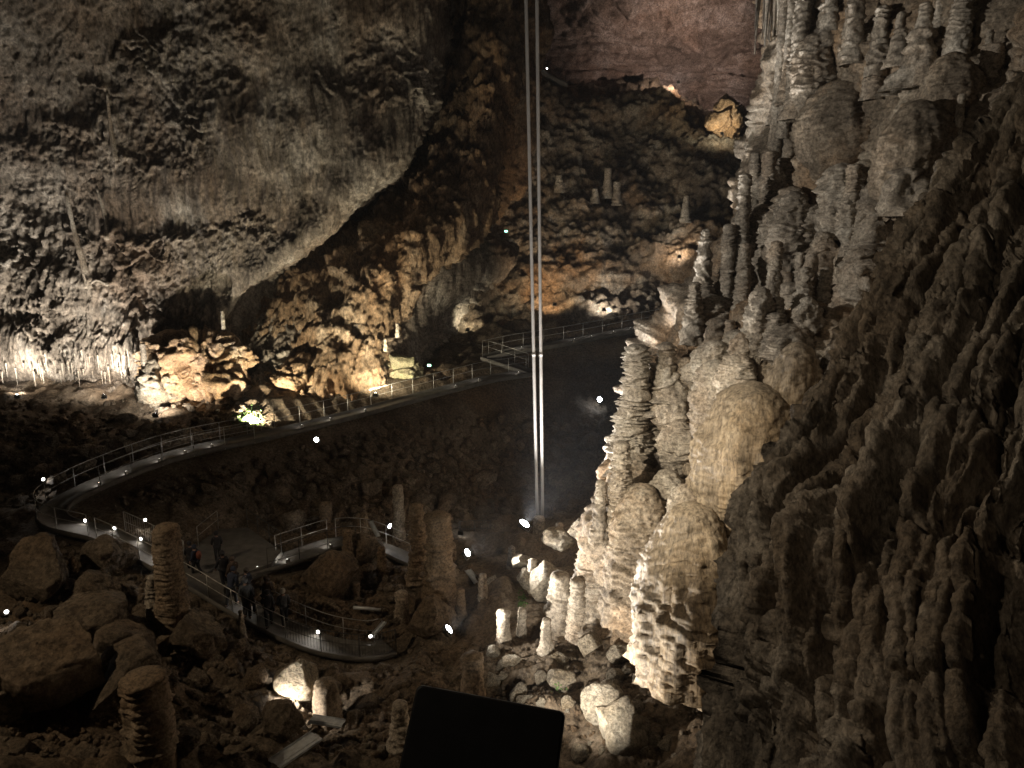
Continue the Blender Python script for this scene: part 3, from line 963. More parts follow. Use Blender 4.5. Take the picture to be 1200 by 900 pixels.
railing([h - [0, 0, 1.0] for h in hp], 'short mesh railing on the dark floor left of the brightest floodlight', 1.0, True, mat=M_DARKSTEEL)  # steel darkened here to stand in for the dim light
up_ = [P(800, 372, 61.5), P(790, 374, 62), P(782, 381, 62)]
# high gallery stair on the far wall
gal = resample([P(556, 38, 74), P(580, 50, 74), P(605, 68, 74.5), P(632, 84, 75.5), P(662, 99, 76.5)], 0.6)
ribbon('high_walkway', gal, 1.6, 'steep walkway high on the far wall behind the tubes')
railing(gal + [0, -0.7, 0.1], 'thin railing on the high walkway near the top of the cave', 2.2, group='railings of the high walkway', mat=M_DARKSTEEL)


# ------------------------------------------------------------------ lamps
def floodlight(pos, aim, watts, colr, cone, blend, label, lens=None, size=0.30, light=True):
    pos = np.asarray(pos, float); aim = np.asarray(aim, float)
    root = empty('floodlight', pos)
    tag(root, label, 'floodlight', 'floodlights of the cave')
    d = aim - pos; d /= np.linalg.norm(d)
    R = np.array(Vector(d).to_track_quat('Y', 'Z').to_matrix())
    hb = MB()
    hb.box(R @ np.array([0, -0.05, 0]), (size, 0.14, size * 0.75), R)
    for k in range(5):
        hb.box(R @ np.array([(k - 2) * size * 0.2, -0.15, 0]), (size * 0.05, 0.06, size * 0.7), R)
    hb.tube([R @ np.array([0, 0.0, 0]), R @ np.array([0, 0.05, 0])], size * 0.46, 20)
    hb.build('housing', M_DARKSTEEL, root)
    lm = MB().tube([R @ np.array([0, y_, 0]) for y_ in (0.045, 0.06, 0.085, 0.10, 0.107)], [size * 0.43, size * 0.41, size * 0.32, size * 0.19, size * 0.05], 20)
    lm.build('lens', lens or M_LENS, root)
    br = MB()
    for s in (-1, 1):
        br.box(R @ np.array([s * (size * 0.5 + 0.015), -0.05, -size * 0.28]), (0.02, 0.05, size * 0.7), R)
    br.box(R @ np.array([0, -0.05, -size * 0.64]), (size + 0.05, 0.05, 0.02), R)
    br.build('bracket', M_STEEL, root)
    if light:
        ld = bpy.data.lights.new('floodlight_beam', 'SPOT')
        ld.energy = watts
        ld.color = colr
        ld.spot_size = math.radians(cone)
        ld.spot_blend = blend
        ld.shadow_soft_size = 0.08
        lo = bpy.data.objects.new('floodlight_beam', ld)
        COL.objects.link(lo)
        lo.parent = root
        lo.location = tuple(d * 0.12)
        lo.rotation_euler = Vector(d).to_track_quat('-Z', 'Y').to_euler()
    return root


def px_vis(a):
    return a[:2] in ((614, 614), (547, 648), (525, 738), (371, 514), (703, 468))


for (_, a, b, w, c, cone, bl, lab) in FLOODS:
    pos_ = P(*a)
    g_ = gpoint(a[0], a[1] + 4)
    if project(g_)[2] < a[2] + 1.5 and a[0] != 371:
        pos_ = P(a[0], a[1], project(g_)[2] - 0.25)
        pass
    print('lamp', a, 'ground', round(float(project(g_)[2]), 2))
    floodlight(pos_, P(*b), w, c, cone, bl, lab, M_LENSW if c in (YEL, WARM, PINK) else M_LENS, 0.7 if a[0] == 614 else 0.45 if px_vis(a) else 0.3)
for (a, b, w, c, cone, bl) in ADDED_SPOTS:
    ld = bpy.data.lights.new('added_spot', 'SPOT')
    ld.energy = w; ld.color = c; ld.spot_size = math.radians(cone); ld.spot_blend = bl; ld.shadow_soft_size = 0.15
    lo = bpy.data.objects.new('added_spot', ld)
    COL.objects.link(lo)
    lo.location = a
    lo.rotation_euler = (Vector(b) - Vector(a)).to_track_quat('-Z', 'Y').to_euler()


def step_light(pos, toward, watts, label, group='low path lights along the walkway', lensm=None, s=0.11):
    pos = np.asarray(pos, float)
    root = empty('path_light', pos)
    tag(root, label, 'path light', group)
    d = np.asarray(toward, float) - pos; d[2] = 0; d /= np.linalg.norm(d) + 1e-9
    a = math.atan2(d[1], d[0])
    R = np.array(Matrix.Rotation(a, 3, 'Z'))
    MB().box((0, 0, 0.10), (0.10, 0.18, 0.20), R).build('housing', M_STEEL, root)
    MB().tube([R @ np.array([x_, 0, 0.13]) for x_ in (0.045, 0.06, 0.08, 0.095)], [0.075, 0.072, 0.05, 0.012], 14).build('lens', lensm or M_STEP, root)
    ld = bpy.data.lights.new('path_light_glow', 'SPOT')
    ld.energy = watts * 2.2; ld.color = (1.0, 0.93, 0.84); ld.shadow_soft_size = 0.05
    ld.spot_size = math.radians(150); ld.spot_blend = 0.6
    lo = bpy.data.objects.new('path_light_glow', ld); COL.objects.link(lo); lo.parent = root
    lo.location = tuple(R @ np.array([0.10, 0, 0.16]))
    lo.rotation_euler = Vector(R @ np.array([1, 0, -0.35])).to_track_quat('-Z', 'Y').to_euler()
    return root


def line_light(key, px, lo, hi, sgn, watts, label, grp='low path lights along the walkway'):
    L = LINES[key]; N_ = NR[key]
    x, y, d = project(L)
    i = lo + int(np.argmin(np.abs(x[lo:hi] - px)))
    step_light(L[i] + N_[i] * sgn * 0.55, L[i], watts, label, grp)


for px, w_, nm in ((672, 5, 'path light on the upper walkway just right of the tubes'), (690, 5, 'second path light on the upper walkway right of the tubes'), (715, 5, 'path light in the middle of the upper walkway'), (737, 5, 'path light on the upper walkway above the tall column'), (762, 6, 'path light near the right end of the upper walkway'), (778, 6, 'last path light where the upper walkway meets the columns'), (610, 5, 'path light on the upper walkway just left of the tubes')):
    line_light('main', px, 0, len(LINES['main']), 1, w_, nm)
for px, nm in ((606, 'path light at the outer end of the switchback'), (557, 'path light below the switchback'), (527, 'path light on the dark walkway left of the switchback'), (423, 'path light on the walkway under the lit wall foot'), (384, 'path light in front of the floodlit arch'), (352, 'path light on the walkway right of the moss'), (240, 'path light on the walkway above the left bank'), (213, 'path light halfway down the long left walkway'), (182, 'path light on the left walkway with the brighter pool'), (143, 'path light on the walkway near the hairpin'), (108, 'path light just above the hairpin')):
    line_light('low', px, 0, iT, 1, 9 if px < 300 else 5, nm)
for px, w_, nm in ((97, 9, 'first step light after the hairpin'), (120, 10, 'second step light after the hairpin'), (155, 11, 'third step light beside the lower railing'), (190, 14, 'step light left of the tall brown stalagmite'), (290, 5, 'path light at the feet of the visitors'), (364, 16, 'bright path light beyond the visitors')):
    line_light('low', px, iT, NLOW, 1, w_, nm)
for px, w_, nm in ((335, 12, 'path light on the path right of the platform'), (297, 6, 'path light at the start of the path from the platform'), (382, 13, 'path light at the top bend of the path from the platform'), (428, 6, 'path light below the leaning metal bar'), (455, 10, 'path light at the lower end of the path by the dark stalagmite')):
    line_light('side', px, 0, len(LS), -1, w_, nm)
step_light(P(170, 612, 37.5), P(180, 640, 36), 12, 'path light under the mesh railing above the steps')
step_light(P(434, 748, 32.5), P(445, 770, 31.5), 10, 'path light at the foot of the leaning board by the lower walkway')
for i, (x, y, d) in enumerate(((779, 377, 61.0), (784, 368, 60.6), (793, 362, 60.2))):
    step_light(P(x, y, d), P(x - 20, y, d - 2), 5, ('lowest', 'middle', 'highest')[i] + ' of three lights climbing beside the columns', 'three lights beside the columns')
for x, y, d, lab in ((585, 14, 73, 'bright light at the top of the high walkway'), (589, 34, 73.5, 'small light on the high walkway under the bright one'), (641, 82, 75, 'small light on the high walkway right of the tubes'), (664, 99, 76, 'lowest light of the high walkway')):
    step_light(P(x, y, d), P(x, y, d - 3), 14 if y < 20 else 4, lab, 'lights of the high walkway')
for x, y, d, lab in ((128, 688, 31.0, 'tiny lamp in the dark rubble left of the ribbed stalagmite'), (8, 720, 28.5, 'tiny lamp at the left end of the dark rubble'), (51, 564, 40.3, 'tiny warm lamp on the left rubble slope')):
    step_light(P(x, y, d), P(x, y, d - 3), 14, lab, 'tiny lamps among the rubble')
for x, y, d, lab in ((593, 271, 65.5, 'small green emergency light beside the tubes'), (503, 428, 54, 'small green emergency light above the walkway')):
    r_ = empty('emergency_light', P(x, y, d)); tag(r_, lab, 'emergency light', 'green emergency lights')
    MB().box((0, 0, 0), (0.30, 0.1, 0.2)).build('housing', M_DARKSTEEL, r_)
    MB().box((0, -0.056, 0), (0.24, 0.012, 0.14)).build('lens', M_GREENLED, r_)

# ------------------------------------------------------------------ the two pendulum tubes
for (tx, bx, lab, d0) in ((616.4, 629.6, 'left one of two slim grey tubes hanging from the ceiling to the floor', 41.4), (630.6, 636.0, 'right one of two slim grey tubes hanging from the ceiling to the floor', 41.4)):
    top = P(tx - 3.0, -140, 1); top *= 41.4 / top[1]
    bot = P(bx, 606, 1); bot *= 41.4 / bot[1]
    r_ = empty('hanging_tube', bot); tag(r_, lab, 'tube', 'two tubes hanging through the cave')
    MB().tube(np.linspace(top - bot, [0, 0, 0], 40), 0.094, 14).build('pipe', M_TUBE, r_, True)
    for fr in (0.29,):
        c = (top - bot) * fr
        ax = (top - bot) / np.linalg.norm(top - bot)
        MB().tube([c - ax * 0.10, c + ax * 0.10], 0.108, 14).build('collar', M_STEEL if fr == .2 else M_TUBE, r_, True)


# ------------------------------------------------------------------ stalagmites
def stal_mesh(h, rb, rt, seed, plates=3.0, amp=0.20, segs=28, lean=0.0, rough=1.0, dome=0.5, convex=False, hem=0.45):
    """height, base radius, top radius; stacked plates with drooping lips"""
    R_ = random.Random(seed)
    nz_ = int(min(120, max(24, h * plates * 10))) if not convex else 110
    t = np.linspace(0, 1, nz_)
    zz = t * h
    an = np.arange(segs) / segs * 2 * math.pi
    T, A = np.meshgrid(t, an, indexing='ij')
    Z = T * h
    rr = rt + (rb - rt) * (1 - T) ** 1.6
    if convex:
        rr = rt * 0.2 + (rb - rt * 0.2) * np.sqrt(np.clip(1 - T ** 3.0, 0, 1)) * ((0.80 + 0.20 * np.sin(T * 2.6)) if hem > 0 else (1.12 - 0.14 * T))
    cap = np.sqrt(np.clip(1 - np.clip((Z - (h - rt * dome)) / (rt * dome), 0, 1) ** 2, 0.0, 1))
    base = np.stack([np.cos(A) * rr, np.sin(A) * rr, Z], -1).astype(F32)
    sh = np.array([seed * 3.7 % 97, seed * 1.9 % 83, seed * 2.3 % 71], F32)
    w = gn(base * np.array([1.0, 1.0, 0.8], F32) / max(rb, 0.3) * 0.7 + sh, 301) * 1.3 + gn(base * np.array([2.2, 2.2, 1.0], F32) / max(rb, 0.3) * 0.7 + sh, 302) * 0.45
    s = Z * plates * + 1.1 * gn(np.stack([0 * Z, 0 * Z, Z * plates * 0.45], -1) + sh, 303) + w
    f = s - np.floor(s)
    lip = np.where(f < 0.20, np.sqrt(f / 0.20), 1 - 0.85 * ((f - 0.20) / 0.80) ** 1.1)
    lay = np.floor(s)
    size = ((np.sin(lay * 12.99 + seed) * 43758.5) % 1.0)
    big = fbm(base * np.array([0.8, 0.8, 0.42], F32) / max(rb, .25) + sh, 3, 305)
    fine = fbm(base * np.array([4, 4, 5], F32) + sh, 3, 307, 0.6)
    scal = gn(np.stack([np.cos(A) * 3.0 * 1.0, np.sin(A) * 3.0, lay * 3.1], -1).astype(F32) + sh, 309)
    rf = rr * (1 + amp * 1.5 * (lip - 0.6) * (0.30 + 1.5 * size * size) + 0.34 * big * rough + amp * 0.7 * scal * lip) + (0.04 + 0.10 * rr) * fine * rough
    if convex:
        fl = fbm(np.stack([np.cos(A) * 3.5, np.sin(A) * 3.5, Z * 0.25], -1).astype(F32) + sh, 3, 313, 0.6, True)
        bl = wor(base * np.array([0.9, 0.9, 0.6], F32) + sh, 315)[0]
        rf = rf * (1 - hem + hem * smooth(0.0, 0.30, T))
        Z = Z + (1 - T) ** 3 * 0.22 * hem * h * gn(np.stack([np.cos(A) * 2.2, np.sin(A) * 2.2, 0 * Z], -1).astype(F32) + sh, 319)
        rf = rf * (1 + 0.16 * fl * smooth(1.0, 0.6, T) + 0.20 * rough * (0.55 - bl)) + 0.08 * rough * fbm(base * np.array([1.6, 1.6, 2.2], F32) + sh, 4, 317, 0.65)
    rf = np.maximum(rf, 0.02) * cap
    ox = lean * Z + 0.12 * rr * gn(np.stack([0 * Z, 0 * Z, Z * 0.6], -1) + sh, 311)
    V = np.stack([np.cos(A) * rf + ox, np.sin(A) * rf + 0.3 * ox, Z], -1).reshape(-1, 3)
    Fq = grid_faces(nz_, segs, True)
    top = np.array([[ox[-1].mean(), 0.3 * ox[-1].mean(), h]])
    V = np.concatenate([V, top])
    k = np.arange(segs)
    capf = np.stack([(nz_ - 1) * segs + k, (nz_ - 1) * segs + (k + 1) % segs, np.full(segs, len(V) - 1), np.full(segs, len(V) - 1)], 1)
    Fq = np.concatenate([Fq, capf[:, :4]])
    return V, Fq


def quadmesh(name, V, Fq, mat):
    tri = Fq[:, 2] == Fq[:, 3]
    Q = Fq[~tri]; T = Fq[tri][:, :3]
    me = bpy.data.meshes.new(name)
    V = np.ascontiguousarray(V, F32)
    me.vertices.add(len(V)); me.vertices.foreach_set('co', V.ravel())
    idx = np.concatenate([Q.ravel(), T.ravel()]).astype(np.int32)
    me.loops.add(len(idx)); me.loops.foreach_set('vertex_index', idx)
    st = np.concatenate([np.arange(len(Q)) * 4, len(Q) * 4 + np.arange(len(T)) * 3]).astype(np.int32)
    me.polygons.add(len(st)); me.polygons.foreach_set('loop_start', st)
    me.polygons.foreach_set('use_smooth', np.ones(len(st), bool))
    me.update(calc_edges=True)
    me.materials.append(mat)
    return me


STALN = [0]


def stalagmite(cx, ty, by, wt, wb, label, d=None, patchname=None, mat=None, plates=3.0, amp=0.20, lean=0.0, group=None, name='stalagmite', rough=1.0, dome=0.5, sink=0.5, cat='stalagmite', fwd=0.25, onwall=0.0, convex=False, segs=0, hem=0.45):
    """given where it shows in the photograph: centre x, top y, bottom y, widths; it stands at its own depth"""
    STALN[0] += 1
    if onwall:
        best = 1e9
        for t_ in (0.15, 0.5, 0.9):
            q = on_patch('flowstone_wall', cx, ty + (by - ty) * t_)
            x_, y_, d_ = project(q)
            if abs(x_ - cx) < 8: best = min(best, d_ + (wb * 0.5 - wb * onwall) / F_PX * d_)
        if best < 1e8: d = best if d is None else min(d + 1.5, best)
    if d is None:
        if patchname:
            q = on_patch(patchname, cx, by)
            d = project(q)[2] - wb / 2 / F_PX * project(q)[2] * fwd
        else:
            q = gpoint(cx, by)
            d = project(q)[2]
    base = P(cx, by, d)
    a = P(cx, ty, 1.0)
    topz = (a * (base[1] / a[1]))[2]
    h = topz - base[2] + sink
    rb, rt = wb / 2 / F_PX * d, wt / 2 / F_PX * d
    V, Fq = stal_mesh(h, rb, rt, STALN[0] * 7 + 3, plates, amp, segs or (30 if wb > 26 else 18), lean, rough, dome, convex, hem)
    o = link(name, quadmesh(name, V, Fq, mat or M_STAL), None, base - [0, 0, sink])
    o.rotation_euler = (0, 0, 0)
    tag(o, label, cat, group)
    return o


# on the hall floor
S = stalagmite
S(206, 614, 748, 28, 46, 'tall thick brown stalagmite standing before the walkway', d=30.3, mat=M_BROWN, plates=2.6, amp=0.12, group='stalagmites of the hall floor')
S(178, 792, 892, 46, 62, 'broad flat topped brown stump at the bottom left', d=22.5, mat=M_BROWN, plates=2.4, amp=0.16, dome=0.15)
S(184, 674, 730, 13, 28, 'small pale ribbed stalagmite left of the tall brown one', d=30.6, plates=3.4, amp=0.32)
S(517, 600, 745, 24, 62, 'huge dark stacked stalagmite behind the leaning railing', d=36.5, mat=M_BROWN, plates=2.2, amp=0.28)
S(491, 590, 700, 14, 34, 'narrow dark stalagmite touching the huge dark stack', d=38.5, mat=M_BROWN, plates=2.2, amp=0.28)
S(468, 568, 622, 13, 16, 'plain pale post shaped stalagmite in front of the dark bank', d=43, plates=1.5, amp=0.05)
S(472, 692, 732, 15, 20, 'short tan stalagmite beside the lower walkway end', d=35.5, plates=3, amp=0.1)
S(417, 682, 714, 11, 15, 'short brown stalagmite above the lying tube', d=36.5, mat=M_BROWN, plates=3, amp=0.12)
S(497, 708, 738, 12, 20, 'stubby dark stalagmite right of the short tan one', d=35, mat=M_BROWN, plates=3, amp=0.12)
S(590, 714, 766, 15, 19, 'pale ribbed stalagmite on the floor in the middle', d=32.2, plates=3.2, amp=0.18)
S(554, 767, 818, 25, 30, 'flat topped grey stump behind the black panel', d=28.6, mat=M_BROWN, plates=2.4, amp=0.1, dome=0.2)
S(632, 604, 636, 13, 17, 'stalagmite standing right under the two tubes', d=43.6, mat=M_STAL, plates=3.0, amp=0.18)
S(692, 600, 725, 26, 66, 'wide grey stalagmite with many drooping plates', d=32.4, plates=3.0, amp=0.30)
S(675, 678, 770, 17, 34, 'ribbed pale column below the wide grey stalagmite', d=32, plates=3.0, amp=0.2)
S(655, 670, 765, 24, 50, 'lumpy pale stalagmite leaning on the ribbed column', d=32.8, plates=2.0, amp=0.25)
S(384, 797, 846, 26, 40, 'round headed dark stump above the metal troughs', d=28.0, mat=M_BROWN, plates=1.2, amp=0.12)
S(470, 822, 868, 17, 34, 'pale knobbly stalagmite left of the black panel', d=25.8, plates=3, amp=0.2)
S(383, 588, 622, 13, 18, 'dim stalagmite behind the bend of the path', d=42.5, mat=M_BROWN, plates=2.5, amp=0.2)
S(427, 600, 626, 9, 16, 'small brown stalagmite beside the leaning bar', d=42, mat=M_BROWN, plates=2.5, amp=0.2)
S(408, 620, 650, 10, 16, 'dark stalagmite in front of the path bend', d=38.5, mat=M_BROWN, plates=2.5, amp=0.2)
S(350, 600, 622, 8, 14, 'lowest dim stalagmite on the dark bank', d=43, mat=M_BROWN, plates=2.5, amp=0.2)
S(283, 715, 735, 5, 12, 'tiny pale stalagmite below the visitors railing', d=31.5, plates=3.5, amp=0.2)
S(123, 735, 752, 10, 22, 'small pinkish ribbed lump on the dark rubble', d=28.8, plates=3.5, amp=0.3)
for (cx, ty, by, wt, wb, lab) in ((600, 640, 664, 8, 16, 'small grey stalagmite beside the glaring ridge of rock'), (624, 655, 690, 9, 20, 'ribbed grey stalagmite behind the pale grooved boulder'), (566, 672, 700, 8, 16, 'small stalagmite under the slanted tray'), (540, 690, 726, 9, 20, 'dim layered stalagmite above the middle floodlight'), (612, 712, 748, 9, 18, 'slender pale stalagmite right of the ribbed floor one'), (640, 724, 764, 10, 24, 'lumpy grey stalagmite left of the ribbed pale column'), (530, 636, 660, 8, 14, 'dim stalagmite between the huge dark stack and the lamp'), (655, 612, 640, 8, 18, 'grey knob on the rise right of the tubes'), (448, 640, 672, 8, 18, 'dark stalagmite below the bend of the path railing'), (352, 770, 792, 7, 14, 'brown stub behind the glaring white boulder'), (88, 652, 676, 8, 16, 'brown stub on the rubble below the hairpin')):
    S(cx, ty, by, wt, wb, lab, mat=M_BROWN if cx < 560 else M_STAL, plates=3.2, amp=0.24, group='small stalagmites of the hall floor')
# on and before the stalagmite wall
W = 'flowstone_wall'
WALLST = [
    (932, -60, 128, 12, 24, 'tallest pale banded column at the top left of the right wall', 38.2, 3.2, .2),
    (946, -60, 40, 10, 14, 'slim orange stained column beside the tallest banded one', 38.5, 2.2, .08),
    (908, -60, 172, 8, 12, 'thin grey column at the outer edge of the right wall', 40.2, 2.0, .12),
    (918, -60, 150, 7, 11, 'thin grey column just behind the tallest banded one', 40.0, 2.6, .15),
    (998, -40, 62, 14, 20, 'thick banded column at the top middle of the right wall', 33.5, 2.8, .2),
    (1030, 6, 62, 12, 24, 'knobbly column right of the thick banded one', 32, 2.6, .25),
    (1122, -40, 62, 16, 24, 'banded column at the upper right of the wall', 26.5, 2.8, .2),
    (1158, 50, 98, 18, 20, 'short dark ribbed column at the upper right', 24.8, 3.5, .12),
    (1075, 32, 90, 22, 60, 'broad capped stalagmite with a pale crown at the upper right', 29.4, 2.0, .25),
    (966, 2, 44, 12, 26, 'lumpy pale stalagmite between the two banded columns', 35.5, 2.4, .25),
    (865, 203, 345, 12, 17, 'tall free standing pale column left of the dark gap', 38.0, 3.4, .22),
    (897, 176, 258, 13, 17, 'pale banded column in the upper dark gap', 38.8, 3.2, .2),
    (882, 178, 240, 9, 13, 'slim column between two pale ones in the dark gap', 39.8, 2.8, .18),
    (850, 262, 350, 12, 16, 'ribbed column standing before the dark gap', 36.6, 3.6, .2),
    (869, 284, 356, 11, 16, 'neatly banded tan column in the middle of the dark gap', 36.0, 3.6, .2),
    (907, 282, 336, 11, 15, 'dark ribbed column right of the tan banded one', 36.0, 3.6, .18),
    (823, 268, 360, 9, 24, 'knobbly grey column at the left rim of the wall', 37.6, 2.4, .3),
    (812, 330, 390, 10, 26, 'knobbly grey stalagmite below the left rim', 37.0, 2.4, .3),
    (938, 236, 262, 9, 12, 'small pale knob alone in the dark gap', 36.2, 3, .2),
    (907, 366, 402, 18, 26, 'round beehive shaped stalagmite in the middle of the wall', 32.0, 4.2, .16),
    (860, 386, 436, 22, 36, 'squat layered stalagmite left of the beehive shaped one', 32.8, 2.2, .25),
    (838, 372, 420, 18, 30, 'dark squat stalagmite behind the layered one', 34.0, 2.4, .22),
    (741, 403, 545, 21, 40, 'tall isolated pale column rising in front of the dark hollow', 34.6, 2.5, .22),
    (779, 402, 470, 16, 40, 'layered column right of the tall isolated one', 34.4, 2.4, .28),
    (762, 425, 520, 12, 30, 'narrow column squeezed between two taller ones', 34.2, 2.6, .25),
    (727, 517, 606, 15, 36, 'pale banded stalagmite below the tall isolated column', 33.4, 3.4, .2),
    (703, 563, 622, 9, 18, 'thin dark knobbly stalagmite left of the banded one', 33.6, 3.2, .28),
    (772, 640, 700, 14, 26, 'dark fluted stalagmite between pale flowstone domes', 29.8, 3.5, .15),
    (1020, 215, 300, 24, 44, 'layered pale pillar above the near brown rock', 29, 2.2, .2),
    (1005, 290, 345, 26, 40, 'fluted pale pillar lower down beside the near brown rock', 28.6, 2.2, .2),
    (1060, 195, 235, 30, 50, 'tan shelf shaped lump over the near brown rock', 27.4, 1.8, .2),
    (925, 330, 352, 18, 22, 'dark mushroom shaped lump right of the ribbed column', 33.0, 2.2, .25),
    (955, 300, 322, 14, 26, 'low capped lump near the dark arch', 32.0, 2.2, .3),
    (1178, 130, 200, 16, 34, 'pale knobbly pillar at the right edge of the picture', 22.5, 2.8, .25),
]
for (cx, ty, by, wt, wb, lab, d, pl, am) in WALLST:
    S(cx, ty, by, wt * 1.2, wb * 1.25, lab, d=d, plates=pl, amp=am * 1.7, group='columns and stalagmites of the right wall', onwall=0.55)
DOMES = [
    (874, 446, 600, 60, 124, 'large smooth flowstone dome glowing in the middle of the wall', 29.2, .03),
    (803, 588, 756, 60, 110, 'largest smooth tan flowstone mass at the foot of the wall', 29.0, .04),
    (925, 400, 520, 40, 66, 'pale flowstone dome right of the large smooth one', 28.0, .05),
    (846, 540, 640, 30, 60, 'small grey dome left of the large smooth one', 29.6, .04),
    (1066, 116, 230, 46, 84, 'brown flowstone dome with drapery under the pale crown', 28.0, .10),
    (985, 90, 190, 60, 110, 'wide layered flowstone bulge under the thick banded column', 33.2, .12),
    (748, 566, 700, 30, 76, 'streaked white and grey flowstone cascade at the left of the wall', 32.0, .10),
    (1110, 60, 130, 40, 70, 'grey flowstone bulge below the banded column at upper right', 26.0, .10),
    (840, 700, 790, 30, 60, 'tan fluted flowstone foot beside the near brown rock', 27.2, .08),
]
for (cx, ty, by, wt, wb, lab, d, am) in DOMES:
    S(cx, ty, by, wt, wb, lab, d=d, plates=1.0 if cx != 748 else 2.2, amp=am, mat=M_DOME if cx != 748 and by > 500 else M_FLOW, name='flowstone_dome', rough=1.0, dome=0.4, convex=True, segs=72, group='flowstone domes of the right wall', cat='flowstone dome', sink=1.0 if by > 700 else 0.8, onwall=0.46 if by > 560 else 0.2, hem=0.0 if by > 600 else 0.3)
# many smaller ones, alike, all over the right wall
k = 0
RS = random.Random(11)
while k < 48:
    py = RS.uniform(20, 640)
    xl_ = np.interp(py, [0, 200, 300, 380, 440, 600, 700], [920, 900, 850, 800, 775, 735, 745])
    xr_ = np.interp(py, [0, 100, 250, 350, 430, 520, 600, 700], [1180, 1170, 1040, 990, 940, 890, 850, 830])
    px = RS.uniform(xl_, xr_)
    q = on_patch(W, px, py)
    d = project(q)[2]
    hh = RS.uniform(14, 50); ww = RS.uniform(7, 16)
    if any(abs(px - a[0]) < a[4] * 0.5 and a[1] - 10 < py - hh * .5 < a[2] for a in DOMES): continue
    S(px, py - hh, py + 4, ww, ww * RS.uniform(1.4, 2.3), 'small knobbly stalagmite among many on the right wall', d=d + 0.1, plates=RS.uniform(2.4, 4), amp=RS.uniform(.18, .3), group='small stalagmites on the right wall')
    k += 1
k = 0
while k < 26:
    py = RS.uniform(40, 640)
    xl_ = np.interp(py, [0, 200, 300, 380, 440, 600, 700], [925, 910, 860, 810, 785, 745, 755])
    xr_ = np.interp(py, [0, 100, 250, 350, 430, 520, 600, 700], [1180, 1170, 1040, 990, 940, 860, 840, 830])
    px = RS.uniform(xl_, xr_)
    hh = RS.uniform(30, 90); ww = RS.uniform(26, 62)
    if any(abs(px - a[0]) < a[4] * 0.6 and a[1] - 10 < py - hh * .5 < a[2] for a in DOMES): continue
    S(px, py - hh * 0.6, py + hh * 0.4, ww * .6, ww, 'lumpy flowstone bulge among many on the right wall', plates=RS.uniform(1.0, 2.2), amp=RS.uniform(.10, .22), name='flowstone_dome', rough=1.6, dome=0.4, convex=True, segs=48, group='flowstone bulges of the right wall', cat='flowstone dome', sink=0.5, onwall=0.55)
    k += 1
# on the far slope and at the foot of the left wall
for (cx, ty, by, wt, wb, lab, pn) in (
        (712, 196, 232, 7, 15, 'pale spiky stalagmite highest on the far rubble slope', 'rubble_slope'),
        (722, 212, 240, 7, 13, 'pale stalagmite just right of the highest spiky one', 'rubble_slope'),
        (697, 220, 238, 7, 13, 'short pale stalagmite left of the highest spiky one', 'rubble_slope'),
        (655, 204, 225, 7, 14, 'pale knob right beside the tubes on the far slope', 'rubble_slope'),
        (803, 228, 260, 7, 14, 'dim slender stalagmite near the right end of the far slope', 'rubble_slope'),
        (170, 402, 432, 6, 8, 'thin white stalagmite left of the cracked orange rock', None),
        (262, 364, 384, 4, 5, 'tiny white stalagmite standing on top of the orange rock', None),
        (466, 378, 394, 4, 6, 'tiny pale stalagmite on the dark ledge above the walkway', None),
        (452, 396, 410, 4, 5, 'smallest pale stalagmite on the dark ledge above the walkway', None)):
    dd = None if pn else {170: 49.2, 262: 49.0, 466: 53, 452: 52.5}[cx]
    S(cx, ty, by, wt, wb, lab, d=dd, patchname=pn, plates=2.6, amp=0.2, group='small far stalagmites', sink=0.1)

# white streaks of calcite on the left wall
for (pts, r0, lab) in (([(78, 228), (88, 270), (98, 310), (104, 338)], 0.28, 'bright white calcite streak running down the left wall'), ([(104, 334), (115, 330), (126, 336)], 0.16, 'short white calcite streak branching at the foot of the long one'), ([(112, 222), (122, 255), (127, 280)], 0.2, 'fainter white calcite streak right of the bright one'), ([(124, 110), (130, 150), (134, 190)], 0.2, 'tan calcite streak high on the left wall')):
    L3 = []
    for (x, y) in pts:
        q = on_patch('cave_wall', x, y); L3.append(q * (1 - 0.02 / np.linalg.norm(q)))
    L3 = resample(L3, 0.25)
    rr = r0 * 0.75 * (0.55 + 0.6 * np.linspace(0, 1, len(L3))) * (1 + 0.35 * gn(np.stack([L3[:, 2] * 1.5] * 3, -1), 5))
    b0 = L3[-1].copy()
    o = MB().tube(L3 - b0, rr, 10).build('calcite_streak', M_STAL, None, True)
    o.location = tuple(b0)
    tag(o, lab, 'calcite streak', 'calcite streaks on the left wall')
# stalactites under the lit overhang of the left wall
RS = random.Random(3)
meshes = []
for i in range(6):
    V, Fq = stal_mesh(1.0, 0.11, 0.025, 900 + i, 3.0, 0.12, 10, 0, 0.4, 1.0)
    V = V * np.array([1, 1, -1.0]); Fq = Fq[:, ::-1].copy()
    Fq = np.where((Fq[:, :1] == Fq[:, 1:2]), np.roll(Fq, -1, 1), Fq)
    meshes.append(quadmesh('stalactite', V, Fq, M_STAL))
for i in range(42):
    px = RS.uniform(2, 168); py = RS.uniform(412, 440)
    q = on_patch('cave_wall', px, py)
    o = link('stalactite', RS.choice(meshes), None, q * (1 - 0.25 / np.linalg.norm(q)) + [0, 0, 0.15])
    s_ = RS.uniform(0.35, 0.8); o.scale = (s_, s_, RS.uniform(0.4, 1.4))
    tag(o, 'thin white stalactite in the row above the dark low recess', 'stalactite', 'row of stalactites on the left wall')
